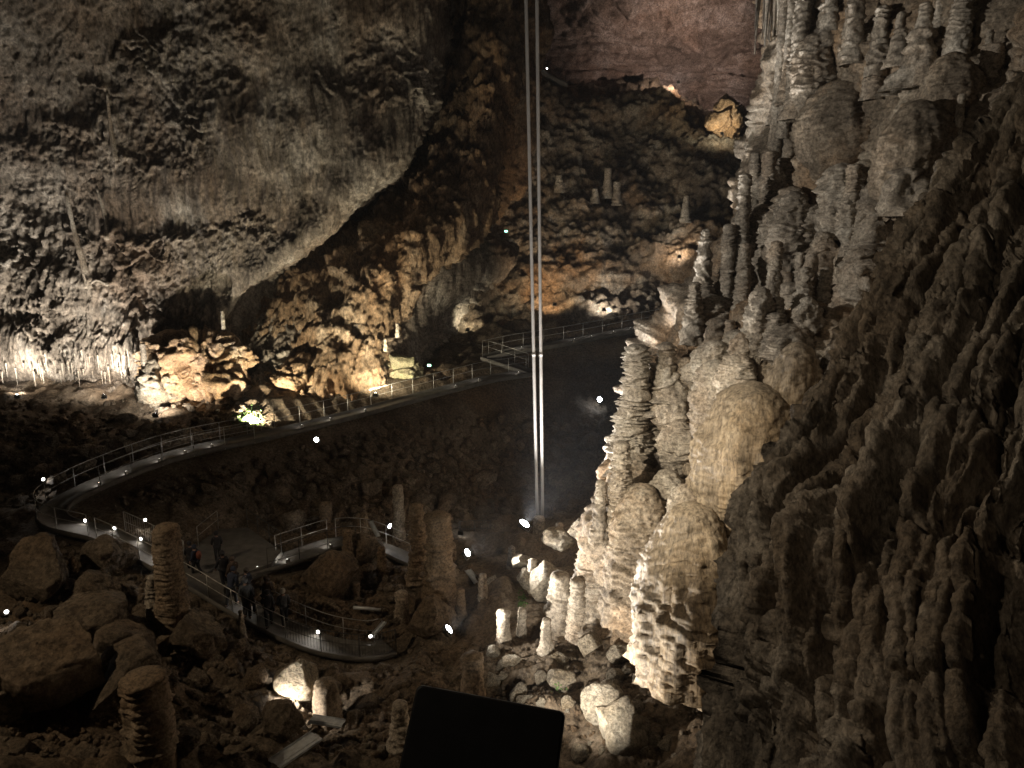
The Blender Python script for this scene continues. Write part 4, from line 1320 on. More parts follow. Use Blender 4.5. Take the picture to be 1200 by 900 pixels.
for i in range(40):
    px = RS.uniform(888, 925); py = RS.uniform(-10, 25)
    q = on_patch('flowstone_wall', max(px, 905), py)
    d = project(q)[2]
    o = link('stalactite', RS.choice(meshes), None, P(px, py - 30, d - 0.4))
    s_ = RS.uniform(0.8, 1.6); o.scale = (s_, s_, RS.uniform(1.5, 3.5))
    tag(o, 'grey stalactite in the cluster above the edge of the right wall', 'stalactite', 'cluster of stalactites at the top')


# ------------------------------------------------------------------ boulders
def rock_mesh(name, seed, sub, mat, flat=(0.8, 1.15), cuts=16, amp=0.10):
    R_ = np.random.default_rng(seed)
    bm = bmesh.new()
    bmesh.ops.create_icosphere(bm, subdivisions=sub, radius=1.0)
    V = np.array([v.co[:] for v in bm.verts]); Fq = np.array([[v.index for v in f.verts] for f in bm.faces])
    bm.free()
    for _ in range(cuts):
        n = R_.normal(size=3); n /= np.linalg.norm(n)
        dcut = R_.uniform(0.52, 0.86)
        e = V @ n - dcut
        V = V - np.where(e > 0, e * 0.99, 0)[:, None] * n
    V = V * np.array([R_.uniform(0.8, 1.25), R_.uniform(0.75, 1.1), R_.uniform(0.6, 0.9)])
    q = V.astype(F32) + seed * 1.7
    nn = V / np.linalg.norm(V, axis=1, keepdims=True)
    V = V + nn * (fbm(q * 1.3, 2, 401) * 0.12 + fbm(q * 4.0, 4, 403, 0.62) * amp * 0.7 - np.exp(-(gn(q * 1.1, 405) / 0.035) ** 2) * 0.07)[:, None]
    return mesh_np(name, V, Fq, mat)


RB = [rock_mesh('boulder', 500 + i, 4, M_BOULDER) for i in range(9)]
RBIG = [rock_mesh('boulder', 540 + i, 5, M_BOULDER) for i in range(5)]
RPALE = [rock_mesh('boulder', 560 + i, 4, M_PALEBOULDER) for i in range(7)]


def boulder(px, py, w, label, meshes_, group=None, rs=random, sinkf=0.25, d=None, flat=1.0, seat=True):
    if d is None:
        q = gpoint(px, py)
        d = project(q)[2]
    else:
        q = P(px, py, d)
    r = w / 2 / F_PX * d
    o = link('boulder', rs.choice(meshes_), None, q + [0, 0, r * (0.55 - sinkf)])
    o.scale = (r, r, r * flat)
    o.rotation_euler = (rs.uniform(-0.35, 0.35), rs.uniform(-0.35, 0.35), rs.uniform(0, 6.28))
    tag(o, label, 'boulder', group)
    return o


RS = random.Random(21)
# big ones one can point at
for (px, py, w, lab) in ((60, 815, 140, 'broad dark boulder sloping across the bottom left'), (150, 835, 110, 'rounded dark boulder left of the brown stump'), (20, 845, 80, 'upright brown boulder at the left edge near the bottom'),
                         (105, 745, 90, 'rounded boulder above the broad dark one'), (150, 775, 80, 'split boulder behind the brown stump'), (232, 770, 90, 'dark boulder right of the tall brown stalagmite base'), (48, 690, 100, 'large dark boulder left of the step lights'),
                         (135, 665, 66, 'rounded boulder just below the step lights'), (385, 685, 78, 'pointed brown boulder behind the visitors'), (345, 620, 44, 'pale lumpy boulder beside the platform'), (420, 655, 60, 'dark boulder before the path bend'),
                         (330, 860, 66, 'dark rounded boulder left of the aluminium trough'), (505, 745, 70, 'dark rounded boulder left of the bright floodlight'), (115, 700, 60, 'dim boulder in the middle of the left rubble')):
    boulder(px, py, w, lab, RBIG, 'large boulders of the hall', RS, 0.1)
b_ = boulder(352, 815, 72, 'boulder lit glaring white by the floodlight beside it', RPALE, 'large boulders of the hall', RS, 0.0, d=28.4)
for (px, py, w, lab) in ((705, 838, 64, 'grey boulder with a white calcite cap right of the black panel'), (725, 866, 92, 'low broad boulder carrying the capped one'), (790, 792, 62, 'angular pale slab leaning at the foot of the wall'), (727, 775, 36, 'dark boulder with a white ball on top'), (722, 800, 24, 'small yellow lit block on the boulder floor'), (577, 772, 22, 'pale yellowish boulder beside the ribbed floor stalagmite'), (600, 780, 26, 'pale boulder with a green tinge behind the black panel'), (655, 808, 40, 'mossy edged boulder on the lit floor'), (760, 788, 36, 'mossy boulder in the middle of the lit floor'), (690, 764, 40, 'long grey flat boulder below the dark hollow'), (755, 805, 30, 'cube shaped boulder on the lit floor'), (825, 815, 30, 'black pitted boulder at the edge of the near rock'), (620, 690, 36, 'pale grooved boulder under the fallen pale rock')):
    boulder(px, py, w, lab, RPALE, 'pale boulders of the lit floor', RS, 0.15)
# the fallen pale rock bridge right of the bright floodlight
for (px, py, w, d, lab) in ((655, 640, 46, 38, 'long pale rock lit along its upper edge'), (610, 664, 34, 37, 'glaring white ridge of rock beside the slanted tray'), (680, 628, 40, 37.5, 'rough grey rock right of the tubes'), (640, 690, 60, 35, 'dark overhanging rock below the pale ridge'), (700, 720, 70, 35, 'dark boulder deep in the hollow under the wall'), (578, 688, 26, 37, 'small white rock touching the slanted tray')):
    boulder(px, py, w, lab, RPALE, 'fallen rocks by the brightest floodlight', RS, 0.2, d=d)
# alike ones, in four fields
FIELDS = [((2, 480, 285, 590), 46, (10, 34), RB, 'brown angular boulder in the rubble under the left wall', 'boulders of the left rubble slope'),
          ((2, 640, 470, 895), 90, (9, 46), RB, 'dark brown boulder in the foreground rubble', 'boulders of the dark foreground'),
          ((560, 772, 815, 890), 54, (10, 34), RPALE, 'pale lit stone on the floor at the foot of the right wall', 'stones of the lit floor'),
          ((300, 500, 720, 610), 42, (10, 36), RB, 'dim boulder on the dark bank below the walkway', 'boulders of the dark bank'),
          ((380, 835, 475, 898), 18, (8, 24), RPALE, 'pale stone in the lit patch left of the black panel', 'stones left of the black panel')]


KEEP = [(345, 880, 40), (383, 846, 32), (352, 815, 36), (322, 832, 30), (628, 862, 22), (525, 750, 16), (554, 800, 24), (590, 760, 18)]


def clear_of_path(q, r):
    dd = np.sqrt(((PATHPTS[:, :2] - q[:2]) ** 2).sum(1)).min()
    return dd > r + 1.0 and not poly_in(np.array([q[0]]), np.array([q[1]]), PLAT)[0]


for (x0, y0, x1, y1), n, (w0, w1), ms, lab, grp in FIELDS:
    k = 0; tries = 0
    while k < n and tries < n * 4:
        tries += 1
        px, py = RS.uniform(x0, x1), RS.uniform(y0, y1)
        w = w0 + (w1 - w0) * RS.random() ** 2
        if any((px - a) ** 2 + (py - b) ** 2 < c * c for a, b, c in KEEP): continue
        q = gpoint(px, py)
        if not clear_of_path(q, w / 2 / F_PX * project(q)[2]):
            continue
        boulder(px, py, w, lab, ms, grp, RS, 0.3, flat=RS.uniform(0.8, 1.2), d=project(q)[2])
        k += 1

# each of the alike ones gets a label that says which one it is, by the nearest thing one can name
MARKS = {
    'boulders of the dark foreground': [(60, 815, 'the broad dark sloping boulder'), (150, 835, 'the rounded boulder by the brown stump'), (178, 840, 'the flat topped brown stump'), (206, 700, 'the tall brown stalagmite'), (352, 815, 'the glaring white boulder'), (345, 880, 'the long aluminium trough'), (232, 770, 'the dark boulder under the tall stalagmite'), (48, 690, 'the large boulder left of the step lights'), (300, 760, 'the dark mesh railing'), (450, 800, 'the end of the lower walkway'), (115, 700, 'the dim boulder in the left rubble'), (420, 880, 'the pale knobbly stalagmite')],
    'boulders of the left rubble slope': [(20, 480, 'the leftmost wall floodlight'), (120, 478, 'the floodlight under the stalactites'), (196, 494, 'the orange rock floodlight'), (51, 564, 'the tiny warm lamp'), (200, 530, 'the long curving railing'), (60, 590, 'the hairpin of the walkway'), (270, 505, 'the green moss')],
    'boulders of the dark bank': [(371, 514, 'the lone cool floodlight'), (467, 590, 'the plain post shaped stalagmite'), (632, 570, 'the foot of the tubes'), (703, 468, 'the floodlight in the dark hollow'), (383, 600, 'the dim stalagmite behind the path'), (560, 610, 'the short mesh railing'), (310, 600, 'the platform')],
    'stones of the lit floor': [(590, 745, 'the pale ribbed floor stalagmite'), (554, 790, 'the flat topped grey stump'), (705, 838, 'the calcite capped boulder'), (790, 792, 'the leaning angular slab'), (727, 775, 'the boulder with the white ball'), (655, 808, 'the mossy edged boulder'), (760, 800, 'the mossy boulder on the floor'), (825, 815, 'the black pitted boulder'), (655, 870, 'the corner of the black panel')],
    'stones left of the black panel': [(470, 845, 'the pale knobbly stalagmite'), (383, 846, 'the short aluminium trough'), (440, 880, 'the lower corner of the black panel')],
}
WALLM = [(932, 60, 'the tallest banded column'), (998, 30, 'the thick banded column'), (1075, 60, 'the pale crowned stalagmite'), (1122, 30, 'the upper right banded column'), (865, 270, 'the free standing pale column'), (869, 320, 'the tan banded column'), (907, 385, 'the beehive stalagmite'), (741, 470, 'the tall isolated column'), (872, 510, 'the large smooth dome'), (800, 690, 'the largest tan flowstone mass'), (985, 140, 'the wide layered bulge'), (1066, 170, 'the brown draped dome'), (1020, 260, 'the layered pale pillar'), (745, 620, 'the streaked cascade'), (690, 650, 'the wide grey stalagmite'), (823, 310, 'the knobbly grey column')]
MARKS['small stalagmites on the right wall'] = WALLM
MARKS['flowstone bulges of the right wall'] = WALLM
KINDP = {'boulders of the dark foreground': 'dark brown boulder', 'boulders of the left rubble slope': 'brown angular boulder', 'boulders of the dark bank': 'dim boulder', 'stones of the lit floor': 'pale lit stone', 'stones left of the black panel': 'pale stone', 'small stalagmites on the right wall': 'small knobbly stalagmite', 'flowstone bulges of the right wall': 'lumpy flowstone bulge'}
ORD = ['nearest', 'second nearest', 'third nearest', 'fourth nearest', 'fifth nearest', 'sixth nearest', 'seventh nearest', 'eighth nearest', 'ninth nearest', 'tenth nearest', 'eleventh nearest', 'twelfth nearest', 'thirteenth nearest', 'fourteenth nearest', 'fifteenth nearest', 'sixteenth nearest', 'seventeenth nearest', 'eighteenth nearest', 'nineteenth nearest', 'twentieth nearest']
for grp_, marks in MARKS.items():
    buckets = {}
    for o in COL.objects:
        if o.get('group') != grp_: continue
        x, y, d = project(np.array(o.location))
        m_ = min(marks, key=lambda m: (m[0] - x) ** 2 + (m[1] - y) ** 2)
        dx, dy = x - m_[0], y - m_[1]
        side = ('right of' if dx > 0 else 'left of') if abs(dx) > abs(dy) else ('below' if dy > 0 else 'above')
        if grp_ in ('boulders of the dark foreground', 'boulders of the left rubble slope', 'stones of the lit floor', 'boulders of the dark bank', 'stones left of the black panel'):
            side = {'below': 'in front of', 'above': 'behind'}.get(side, side)
        buckets.setdefault((m_[2], side), []).append((dx * dx + dy * dy, o))
    for (nm, side), lst in buckets.items():
        lst.sort(key=lambda t: t[0])
        for k_, (e_, o) in enumerate(lst):
            o['label'] = (ORD[min(k_, 19)] + ' ' if len(lst) > 1 else '') + KINDP[grp_] + ' ' + side + ' ' + nm

# big cracked rocks behind the walkway
def outcrop(px, py, d, rx, ry, rz, label, seed, mat, tilt=0.0, sub=6, cell=0.40):
    bm_ = bmesh.new(); bmesh.ops.create_icosphere(bm_, subdivisions=sub, radius=1.0)
    V = np.array([v.co[:] for v in bm_.verts]); Fq = np.array([[v.index for v in f.verts] for f in bm_.faces]); bm_.free()
    R_ = np.random.default_rng(seed)
    for _ in range(16):
        n = R_.normal(size=3); n /= np.linalg.norm(n)
        e = V @ n - R_.uniform(0.6, 0.9)
        V = V - np.where(e > 0, e * 0.9, 0)[:, None] * n
    nn = V / np.linalg.norm(V, axis=1, keepdims=True)
    V = V * np.array([rx, ry, rz])
    q = V.astype(F32) + seed
    f1, f2, idv = wor(q * cell + 0.35 * gn(q * 0.5, 411)[..., None], 413)
    g1, g2, gid = wor(q * np.array([1.5, 1.5, 2.4], F32) * 1.0 + 0.4 * gn(q * 1.0, 415)[..., None], 417)
    dsp = (idv - 0.5) * 0.7 - np.exp(-((f2 - f1) / 0.06) ** 2) * 0.7 + (gid - 0.5) * 0.10 - np.exp(-((g2 - g1) / 0.10) ** 2) * 0.10 \
        + fbm(q * 0.6, 3, 419) * 0.7 + fbm(q * np.array([2.0, 2.0, 3.0], F32), 4, 421, 0.66) * 0.30
    V = V + nn * dsp[:, None]
    o = link('boulder', mesh_np('boulder', V, Fq, mat), None, P(px, py, d))
    o.rotation_euler = (0, tilt, 0)
    tag(o, label, 'boulder', 'cracked rocks behind the left bank')
    return o


outcrop(235, 425, 51.5, 4.6, 2.6, 3.1, 'cracked orange rock split by dark joints, with a dark gap above it', 611, M_ORANGE, -0.25)
outcrop(188, 452, 50.2, 1.9, 1.5, 1.7, 'pale boulder glowing white at the left end of the orange rock', 610, M_PALEBOULDER, 0, 5)
outcrop(853, 140, 76.0, 2.3, 1.4, 2.6, 'small orange rock lit yellow in the niche under the high ledge', 631, M_ORANGE, 0.1, 5)
outcrop(258, 455, 50.6, 2.6, 1.8, 1.8, 'lower orange block half in shadow', 613, M_ORANGE, 0.2, 5)
outcrop(338, 470, 53.2, 4.6, 2.8, 3.8, 'broad layered orange rock lit brightly beside the moss', 616, M_ORANGE, 0.15)
outcrop(445, 452, 55.5, 3.4, 2.0, 3.6, 'yellow green rock lit at the walkway under the dark recess', 619, M_MOSSROCK, 0.3)

# rubble too small to count
rb = MB()
bm = bmesh.new(); bmesh.ops.create_icosphere(bm, subdivisions=1, radius=1.0)
IV = np.array([v.co[:] for v in bm.verts]); IF = np.array([[v.index for v in f.verts] for f in bm.faces]); bm.free()
RV, RF, off = [], [], 0
for (x0, y0, x1, y1), n, (w0, w1) in (((0, 470, 290, 600), 900, (3, 9)), ((0, 640, 470, 895), 2600, (3, 13)), ((480, 760, 830, 895), 900, (3, 9)), ((300, 500, 720, 620), 1100, (3, 14)), ((380, 820, 480, 898), 350, (3, 9))):
    pxs = rng.uniform(x0, x1, n); pys = rng.uniform(y0, y1, n)
    a = np.stack([P(x, y, 1.0) for x, y in zip(pxs, pys)])
    ds = np.linspace(20, 62, 70)
    Q = a[:, None] * ds[None, :, None]
    gz_ = ground_z(Q[..., 0].ravel(), Q[..., 1].ravel(), False).reshape(n, -1)
    kk = (Q[..., 2] < gz_).argmax(1)
    c = Q[np.arange(n), kk]
    c[:, 2] = ground_z(c[:, 0], c[:, 1])
    for i in range(n):
        if np.sqrt(((PATHPTS[::3, :2] - c[i, :2]) ** 2).sum(1)).min() < 1.1: continue
        if poly_in(c[i:i + 1, 0], c[i:i + 1, 1], PLAT)[0]: continue
        r = rng.uniform(w0, w1) / 2 / F_PX * ds[kk[i]]
        v = IV * (r * rng.uniform(0.6, 1.25, (len(IV), 1))) * rng.uniform(0.6, 1.3, 3) + c[i] + [0, 0, r * 0.2]
        RV.append(v); RF.append(IF + off); off += len(IV)
ro = link('rubble', mesh_np('rubble', np.concatenate(RV), np.concatenate(RF), M_BOULDER, False))
tag(ro, 'small broken stones covering the cave floor', None, None, 'stuff')


# lamp moss: little tufts grown on the rock where the floodlights shine
def moss(px, py, w, h, n, label):
    dg = bpy.context.evaluated_depsgraph_get()
    m = MB(); k = 0
    for i in range(n):
        x = px + RS.gauss(0, w / 2); y = py + RS.gauss(0, h / 2)
        dr = Vector(P(x, y, 1.0)).normalized()
        hit, loc, nor, idx, ob, _m = SC.ray_cast(dg, dr * 0.6 + Vector((0, 0, 0)), dr)
        if not hit or not ob or ob.name.split('.')[0] not in ('boulder', 'cave_wall', 'cave_floor', 'rubble'):
            continue
        r = RS.uniform(0.02, 0.07) * (loc.length / 40)
        m.add(IV * r * np.array([1, 1, .7]) * (1 + 0.4 * rng.uniform(-1, 1, (len(IV), 1))) + np.array(loc), IF); k += 1
    if k:
        o = m.build('moss', M_MOSS, None, True)
        tag(o, label, None, None, 'stuff')


moss(291, 492, 13, 10, 420, 'green moss grown beside the floodlight at the arch')
moss(655, 806, 10, 5, 26, 'green moss on the stones of the lit floor')
moss(612, 705, 6, 14, 90, 'pale green moss on the grooved boulder')

# ------------------------------------------------------------------ metal troughs, bars and boards lying about
def trough(p0, p1, w, label, name='metal_trough', depth=0.07, mat=None):
    p0, p1 = np.asarray(p0, float), np.asarray(p1, float)
    mid_ = (p0 + p1) / 2
    t = p1 - p0; ln = np.linalg.norm(t); t /= ln
    s = np.cross(t, [0, 0, 1.0]); s /= np.linalg.norm(s)
    u = np.cross(s, t)
    prof = [(-w / 2, depth), (-w / 2, 0), (-w * .2, 0), (-w * .17, depth * .5), (w * .17, depth * .5), (w * .2, 0), (w / 2, 0), (w / 2, depth)]
    G = []
    for th in (0.0, -0.012):
        for e in (-ln / 2, ln / 2):
            G.append([mid_ * 0 + t * e + s * a + u * (b + th) for a, b in prof])
    G = np.array(G); n = len(prof)
    V = G.reshape(-1, 3)
    Fq = []
    for i in range(n - 1):
        Fq += [[i, i + 1, n + i + 1, n + i], [2 * n + i, 3 * n + i, 3 * n + i + 1, 2 * n + i + 1], [i, 2 * n + i, 2 * n + i + 1, i + 1], [n + i, n + i + 1, 3 * n + i + 1, 3 * n + i]]
    Fq += [[0, n, 3 * n, 2 * n], [n - 1, 3 * n - 1, 4 * n - 1, 2 * n - 1]]
    o = MB().add(V, Fq).build(name, mat or M_ALU)
    o.location = tuple(mid_)
    tag(o, label, 'metal trough', 'metal troughs lying on the rocks')
    return o


trough(P(322, 896, 23.2), P(372, 862, 24.6), 0.62, 'long aluminium trough sloping at the bottom left of the black panel')
trough(P(364, 843, 26.0), P(402, 849, 25.8), 0.42, 'short aluminium trough lying behind the stones')
trough(P(548, 668, 38.2), P(559, 683, 37.6), 0.36, 'slanted tray lit white by the floodlight at its top')
trough(P(434, 611, 40.6), P(443, 629, 40.2), 0.24, 'metal bar leaning over the path railing')
trough(P(436, 746, 32.4), P(451, 729, 33.2), 0.22, 'board leaning up from the path light by the lower walkway')
trough(P(699, 747, 31.4), P(705, 737, 31.8), 0.34, 'small metal plate leaning in the dark hollow')
tb = MB().tube([P(414, 712, 35.4) - P(430, 713, 35.4), [0, 0, 0], P(446, 715, 35.4) - P(430, 713, 35.4)], 0.085, 10).build('lying_tube', M_ALU, None, True)
tb.location = tuple(P(430, 713, 35.4)); tag(tb, 'pale tube lying behind the railing of the lower walkway', 'tube')

# ------------------------------------------------------------------ the dark back of a floodlight close to the camera
d0 = 2.3
c00, c10 = P(486, 806, d0), P(656, 838, d0 * 0.985)
c01, c11 = P(458, 960, d0 * 0.93), P(650, 985, d0 * 0.92)
cen = (c00 + c10 + c01 + c11) / 4
root = empty('near_floodlight', cen)
tag(root, 'black back of a big floodlight close to the camera', 'floodlight')
ex = (c10 - c00); W_ = np.linalg.norm(ex); ex /= W_
ez = (c00 - c01); ez -= ex * (ez @ ex); H_ = np.linalg.norm(ez); ez /= H_
ey = np.cross(ez, ex)                       # points away from the camera
if ey @ cen < 0: ey = -ey
bmx = bmesh.new()


def rounded_plate(w, h, y0, y1, r, taper=1.0):
    out = []
    n = 6
    ring = []
    for (sx, sz, a0) in ((1, 1, 0), (-1, 1, 90), (-1, -1, 180), (1, -1, 270)):
        for k in range(n + 1):
            a = math.radians(a0 + 90 * k / n)
            ring.append(((w / 2 - r) * sx + r * math.cos(a), (h / 2 - r) * sz + r * math.sin(a)))
    ring = np.array(ring)
    m = len(ring)
    e = 0.006
    lv = [(y0 + 0.0, 1 - e / w * 2), (y0 + e, 1.0), (y1 - e, taper), (y1, taper * (1 - e / w * 2))]
    V = np.concatenate([np.array([ex * (x * s) + ey * y + ez * (z * s) for x, z in ring]) for y, s in lv])
    Fq = grid_faces(4, m, True).tolist()
    return V, Fq, m


V, Fq, m = rounded_plate(W_, H_, -0.05, 0.03, 0.018)
me = bpy.data.meshes.new('housing'); me.from_pydata(V.tolist(), [], Fq + [list(range(m))[::-1], list(range(3 * m, 4 * m))]); me.materials.append(M_BLACK)
link('housing', me, root)
V, Fq, m = rounded_plate(W_ + 0.016, H_ + 0.016, 0.032, 0.060, 0.02)
me = bpy.data.meshes.new('front_frame'); me.from_pydata(V.tolist(), [], Fq + [list(range(m))[::-1], list(range(3 * m, 4 * m))]); me.materials.append(M_EDGE)
link('front_frame', me, root)
V, Fq, m = rounded_plate(W_ - 0.05, H_ - 0.05, 0.0605, 0.064, 0.02)
me = bpy.data.meshes.new('front_glass'); me.from_pydata(V.tolist(), [], Fq + [list(range(m))[::-1], list(range(3 * m, 4 * m))]); me.materials.append(M_BLACK)
link('front_glass', me, root)
MB().tube([-ez * H_ * 0.45, -ez * H_ * 0.5 - [0, 0, 0.4], -ez * H_ * 0.5 - [0, 0, 1.6]], 0.03, 10).build('post', M_DARKSTEEL, root, True)


# ------------------------------------------------------------------ visitors
def skin_mesh(name, verts, edges, radii, mat, root_i=0, sub=2):
    me = bpy.data.meshes.new(name + '_cage')
    me.from_pydata(verts, edges, [])
    o = bpy.data.objects.new(name + '_cage', me); COL.objects.link(o)
    md = o.modifiers.new('s', 'SKIN')
    for v, r in zip(me.skin_vertices[0].data, radii):
        v.radius = (r, r) if not isinstance(r, tuple) else r
        v.use_root = False
    me.skin_vertices[0].data[root_i].use_root = True
    md.use_smooth_shade = True
    md.branch_smoothing = 0.4
    ss = o.modifiers.new('u', 'SUBSURF'); ss.levels = sub; ss.render_levels = sub
    dg = bpy.context.evaluated_depsgraph_get()
    r = bpy.data.meshes.new_from_object(o.evaluated_get(dg))
    r.name = name
    r.materials.clear(); r.materials.append(mat)
    bpy.data.objects.remove(o)
    bpy.data.meshes.remove(me)
    return r


def ellipsoid(m, c, r, rot=None, sub=2):
    b = bmesh.new(); bmesh.ops.create_icosphere(b, subdivisions=sub, radius=1.0)
    V = np.array([v.co[:] for v in b.verts]) * np.asarray(r); Fq = np.array([[v.index for v in f.verts] for f in b.faces]); b.free()
    m.add(V + np.asarray(c), Fq)


def person(feet, rz, label, jacket, height=1.72, stride=0.12, bend=0.0, hat=None, bag=None, armf=0.1, bare=False):
    k = height / 1.72
    root = empty('person', feet, rz)
    tag(root, label, 'person', 'visitors on the walkway')
    b = bend
    hip = (0, 0, 0.92); waist = (0, 0.01 + b * .1, 1.06); chest = (0, 0.02 + b * .35, 1.28); neck = (0, 0.02 + b * .5, 1.45); head0 = (0, 0.03 + b * .6, 1.52); head1 = (0, 0.045 + b * .66, 1.62)
    J = {}
    J['v'] = [hip, waist, chest, neck, head0, head1]
    V = [hip, waist, chest, neck, head0, head1]
    E = [(0, 1), (1, 2), (2, 3), (3, 4), (4, 5)]
    Rr = [(.15, .11), (.14, .105), (.165, .115), .06, .075, .092]
    arms, legs = [], []
    for s in (-1, 1):
        st = stride * s
        i = len(V)
        knee = (s * .10, st * .75 + .03, .50); ank = (s * .10, st * 1.15 - (.08 if st < 0 else 0), .09 if st >= 0 else .13); toe = (s * .12, ank[1] + .15, .045)
        V += [(s * .09, 0, .86), knee, ank, toe]
        E += [(0, i), (i, i + 1), (i + 1, i + 2), (i + 2, i + 3)]
        Rr += [.092, .062, .045, .04]
        legs.append([(s * .09, 0, .86), knee, ank])
        i = len(V)
        sh = (s * .175, .02 + b * .42, 1.39); el = (s * .235, -.02 + armf * .3 - st * .3 + b * .4, 1.13); wr = (s * .22, .10 + armf - st * .5 + b * .4, .93); pl = (s * .215, .125 + armf * 1.1 - st * .55 + b * .4, .86)
        V += [sh, el, wr, pl]
        E += [(2, i), (i, i + 1), (i + 1, i + 2), (i + 2, i + 3)]
        Rr += [.060, .044, .030, (.036, .018)]
        arms.append([sh, el, wr, pl])
    sc = lambda pts: [tuple(c * k for c in p) for p in pts]
    body = skin_mesh('body', sc(V), E, [tuple(x * k for x in r) if isinstance(r, tuple) else r * k for r in Rr], M_SKIN)
    # face and fingers grown onto the same mesh
    m = MB()
    hx = np.array(head1) * k
    ellipsoid(m, hx + [0, .095 * k, -.02 * k], (.014, .022, .026), sub=1)
    for s in (-1, 1):
        ellipsoid(m, hx + [s * .088 * k, .0, -.01], (.012, .022, .032), sub=1)
        ellipsoid(m, hx + [s * .034 * k, .084 * k, .005], (.013, .010, .009), sub=1)
        pl = np.array(arms[0 if s < 0 else 1][3]) * k
        for fi in range(4):
            x = (fi - 1.5) * .019
            ln = (.075, .085, .08, .062)[fi]
            m.tube([pl + [0, x, -.02], pl + [-s * .004, x, -.02 - ln * .5], pl + [-s * .02, x * .95, -.02 - ln]], [.009, .0085, .007], 6)
        m.tube([pl + [-s * .005, .03, .0], pl + [-s * .01, .05, -.03], pl + [-s * .015, .055, -.06]], [.010, .0095, .008], 6)
    ellipsoid(m, hx + [0, .088 * k, -.058 * k], (.024, .010, .007), sub=1)
    tmp = m.build('tmp', M_SKIN)
    bmm = bmesh.new(); bmm.from_mesh(body); bmm.from_mesh(tmp.data); bmm.to_mesh(body); bmm.free()
    bpy.data.objects.remove(tmp)
    link('body', body, root)
    # clothing
    JV = [(0, 0, .80), (0, .0, .95), waist, chest, (0, .02 + b * .47, 1.44), (0, .02 + b * .55, 1.515)]
    JE = [(0, 1), (1, 2), (2, 3), (3, 4), (4, 5)]
    JR = [(.19, .15), (.185, .145), (.165, .13), (.195, .145), (.10, .10), (.085, .085)]
    for a in arms:
        i = len(JV); JV += a[:3]; JE += [(3, i), (i, i + 1), (i + 1, i + 2)]; JR += [.085, .068, .052]
    link('jacket', skin_mesh('jacket', sc(JV), JE, [tuple(x * k for x in r) if isinstance(r, tuple) else r * k for r in JR], jacket, 2), root)
    TV = [(0, 0, .93)]; TE = []; TR = [(.165, .13)]
    for g in legs:
        i = len(TV); TV += g; TE += [(0, i), (i, i + 1), (i + 1, i + 2)]; TR += [.108, .080, .066]
    link('trousers', skin_mesh('trousers', sc(TV), TE, [tuple(x * k for x in r) if isinstance(r, tuple) else r * k for r in TR], M_TR), root)
    for s in (0, 1):
        a = np.array(legs[s][2]) * k
        sm = MB(); ellipsoid(sm, a + [0, .06, -.035], (.052, .14, .048)); sm.build('shoe', M_BLACK, root, True)
    hm = MB()
    ellipsoid(hm, hx + [0, -.026, .004], (.116 * k, .112 * k, .128 * k), sub=3)
    h = hm.build('hat' if hat else 'hood', hat or jacket, root, True)
    if bag:
        bmk = MB(); ellipsoid(bmk, np.array([0, -.22 + b * .3, 1.20]) * k, (.15, .11, .22)); ob = bmk.build('backpack', bag, None, True)
        ob.location = root.location; ob.rotation_euler = root.rotation_euler
        tag(ob, 'bag carried by a visitor', 'bag')
        return root, ob
    return root


def path_dir(i):
    t = Ln[min(i + 2, NLOW - 1)] - Ln[max(i - 2, 0)]
    return math.atan2(t[1], t[0]) - math.pi / 2


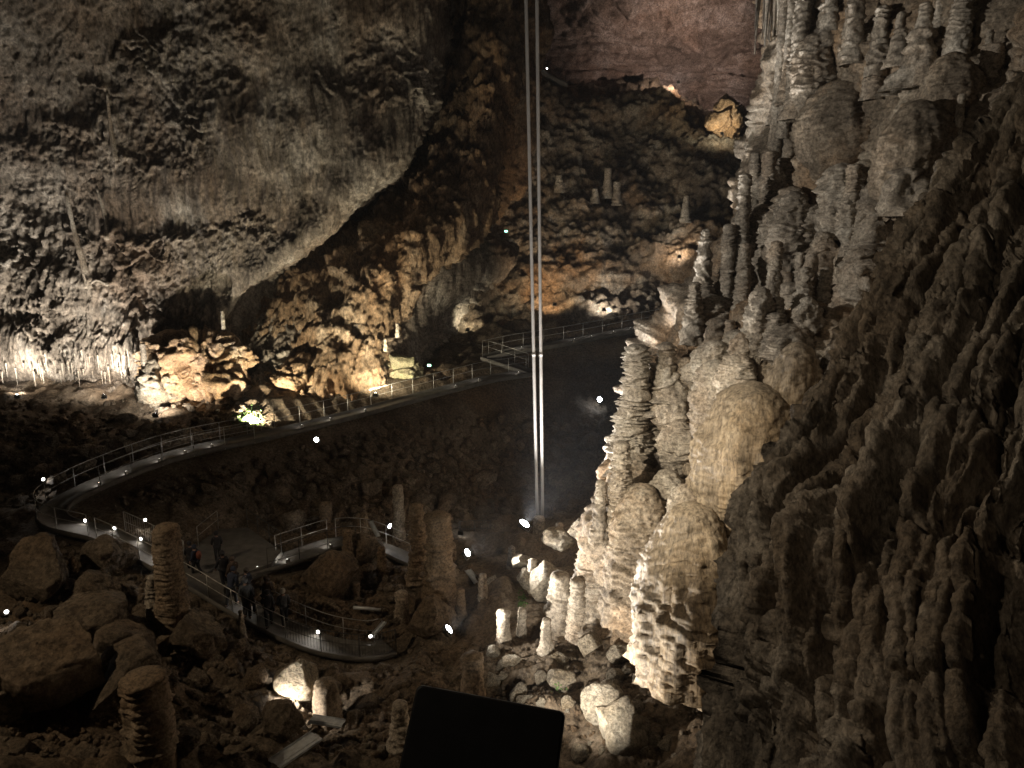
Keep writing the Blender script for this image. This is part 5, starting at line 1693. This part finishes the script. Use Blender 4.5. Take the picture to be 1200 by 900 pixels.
PEOPLE = [(270, .45, 2, 'person in a dark brown coat next to the white collar band', 0, None), (294, -.45, 3, 'person in a dark grey coat at the near rail in mid line', .1, None), (305, .45, 0, 'person in black at the far rail near the middle of the line', 0, None), (262, .35, 0, 'person at the back of the line in a black jacket with a white collar band', 0, None), (277, -.3, 1, 'person in a navy jacket leaning on the walkway railing', .4, None), (288, .25, 1, 'tall person in a navy coat in the middle of the line', 0, M_HAIR),
          (299, -.25, 0, 'person in a black coat half hidden in the line', 0, None), (311, .3, 2, 'person in a dark brown jacket near the front of the line', .1, None), (320, -.3, 0, 'person in black beside the brown jacket', 0, None), (331, .2, 3, 'person in a grey jacket and white knit hat at the front of the line', 0, M_WHITE)]
for j, (px, off, jk, lab, bend, hat) in enumerate(PEOPLE):
    i = iT + int(np.argmin(np.abs(xl[iT:] - px)))
    pos = Ln[i] + Nn[i] * off
    person(pos, RS.choice((0.3, 0.9, -0.2, 1.2)) + RS.uniform(-.2, .2), lab, M_JK[jk], RS.uniform(1.72, 1.9), RS.choice((-.14, .12, .16, -.1)), bend, hat, None, RS.uniform(0, .2))
pp = on_plane(256, 659, PLATZ); person(pp, 0.5, 'person alone on the platform with a white scarf at the neck', M_JK[0], 1.6, .14, 0, None)
pp = on_plane(225, 672, PLATZ); r_ = person(pp, 0.4, 'person on the platform just right of the tall brown stalagmite', M_JK[0], 1.6, .1)
pp = on_plane(231, 676, PLATZ); r_, bg_ = person(pp, 1.3, 'person with a rust red bag at the platform edge', M_JK[1], 1.6, -.12, 0, None, M_RED)
bg_['label'] = 'rust red bag on the back of a visitor at the platform edge'

for o in list(bpy.data.objects):
    if o.type == 'MESH' and o.data.users == 0:
        bpy.data.objects.remove(o)


# ------------------------------------------------------------------ one closed box of thin mist round everything, added for lamp glow
hm_ = bpy.data.materials.new('lamp_glow_mist'); hm_.use_nodes = True
hn = hm_.node_tree; hn.nodes.clear()
ho = hn.nodes.new('ShaderNodeOutputMaterial'); hv = hn.nodes.new('ShaderNodeVolumePrincipled')
hv.inputs['Color'].default_value = (0.9, 0.93, 1.0, 1); hv.inputs['Density'].default_value = HAZE; hv.inputs['Anisotropy'].default_value = 0.0
hn.links.new(hv.outputs[0], ho.inputs['Volume'])
xs = np.array([[v.x, v.y, v.z] for o in bpy.data.objects if o.type == 'MESH' for v in [o.matrix_world @ Vector(c) for c in o.bound_box]])
lo_, hi_ = np.minimum(xs.min(0), [-30, -6, -25]) - 1.0, np.maximum(xs.max(0), [0, 0, 10]) + 1.0
hz = MB().box((lo_ + hi_) / 2, hi_ - lo_).build('haze', hm_)
hz['kind'] = 'stuff'
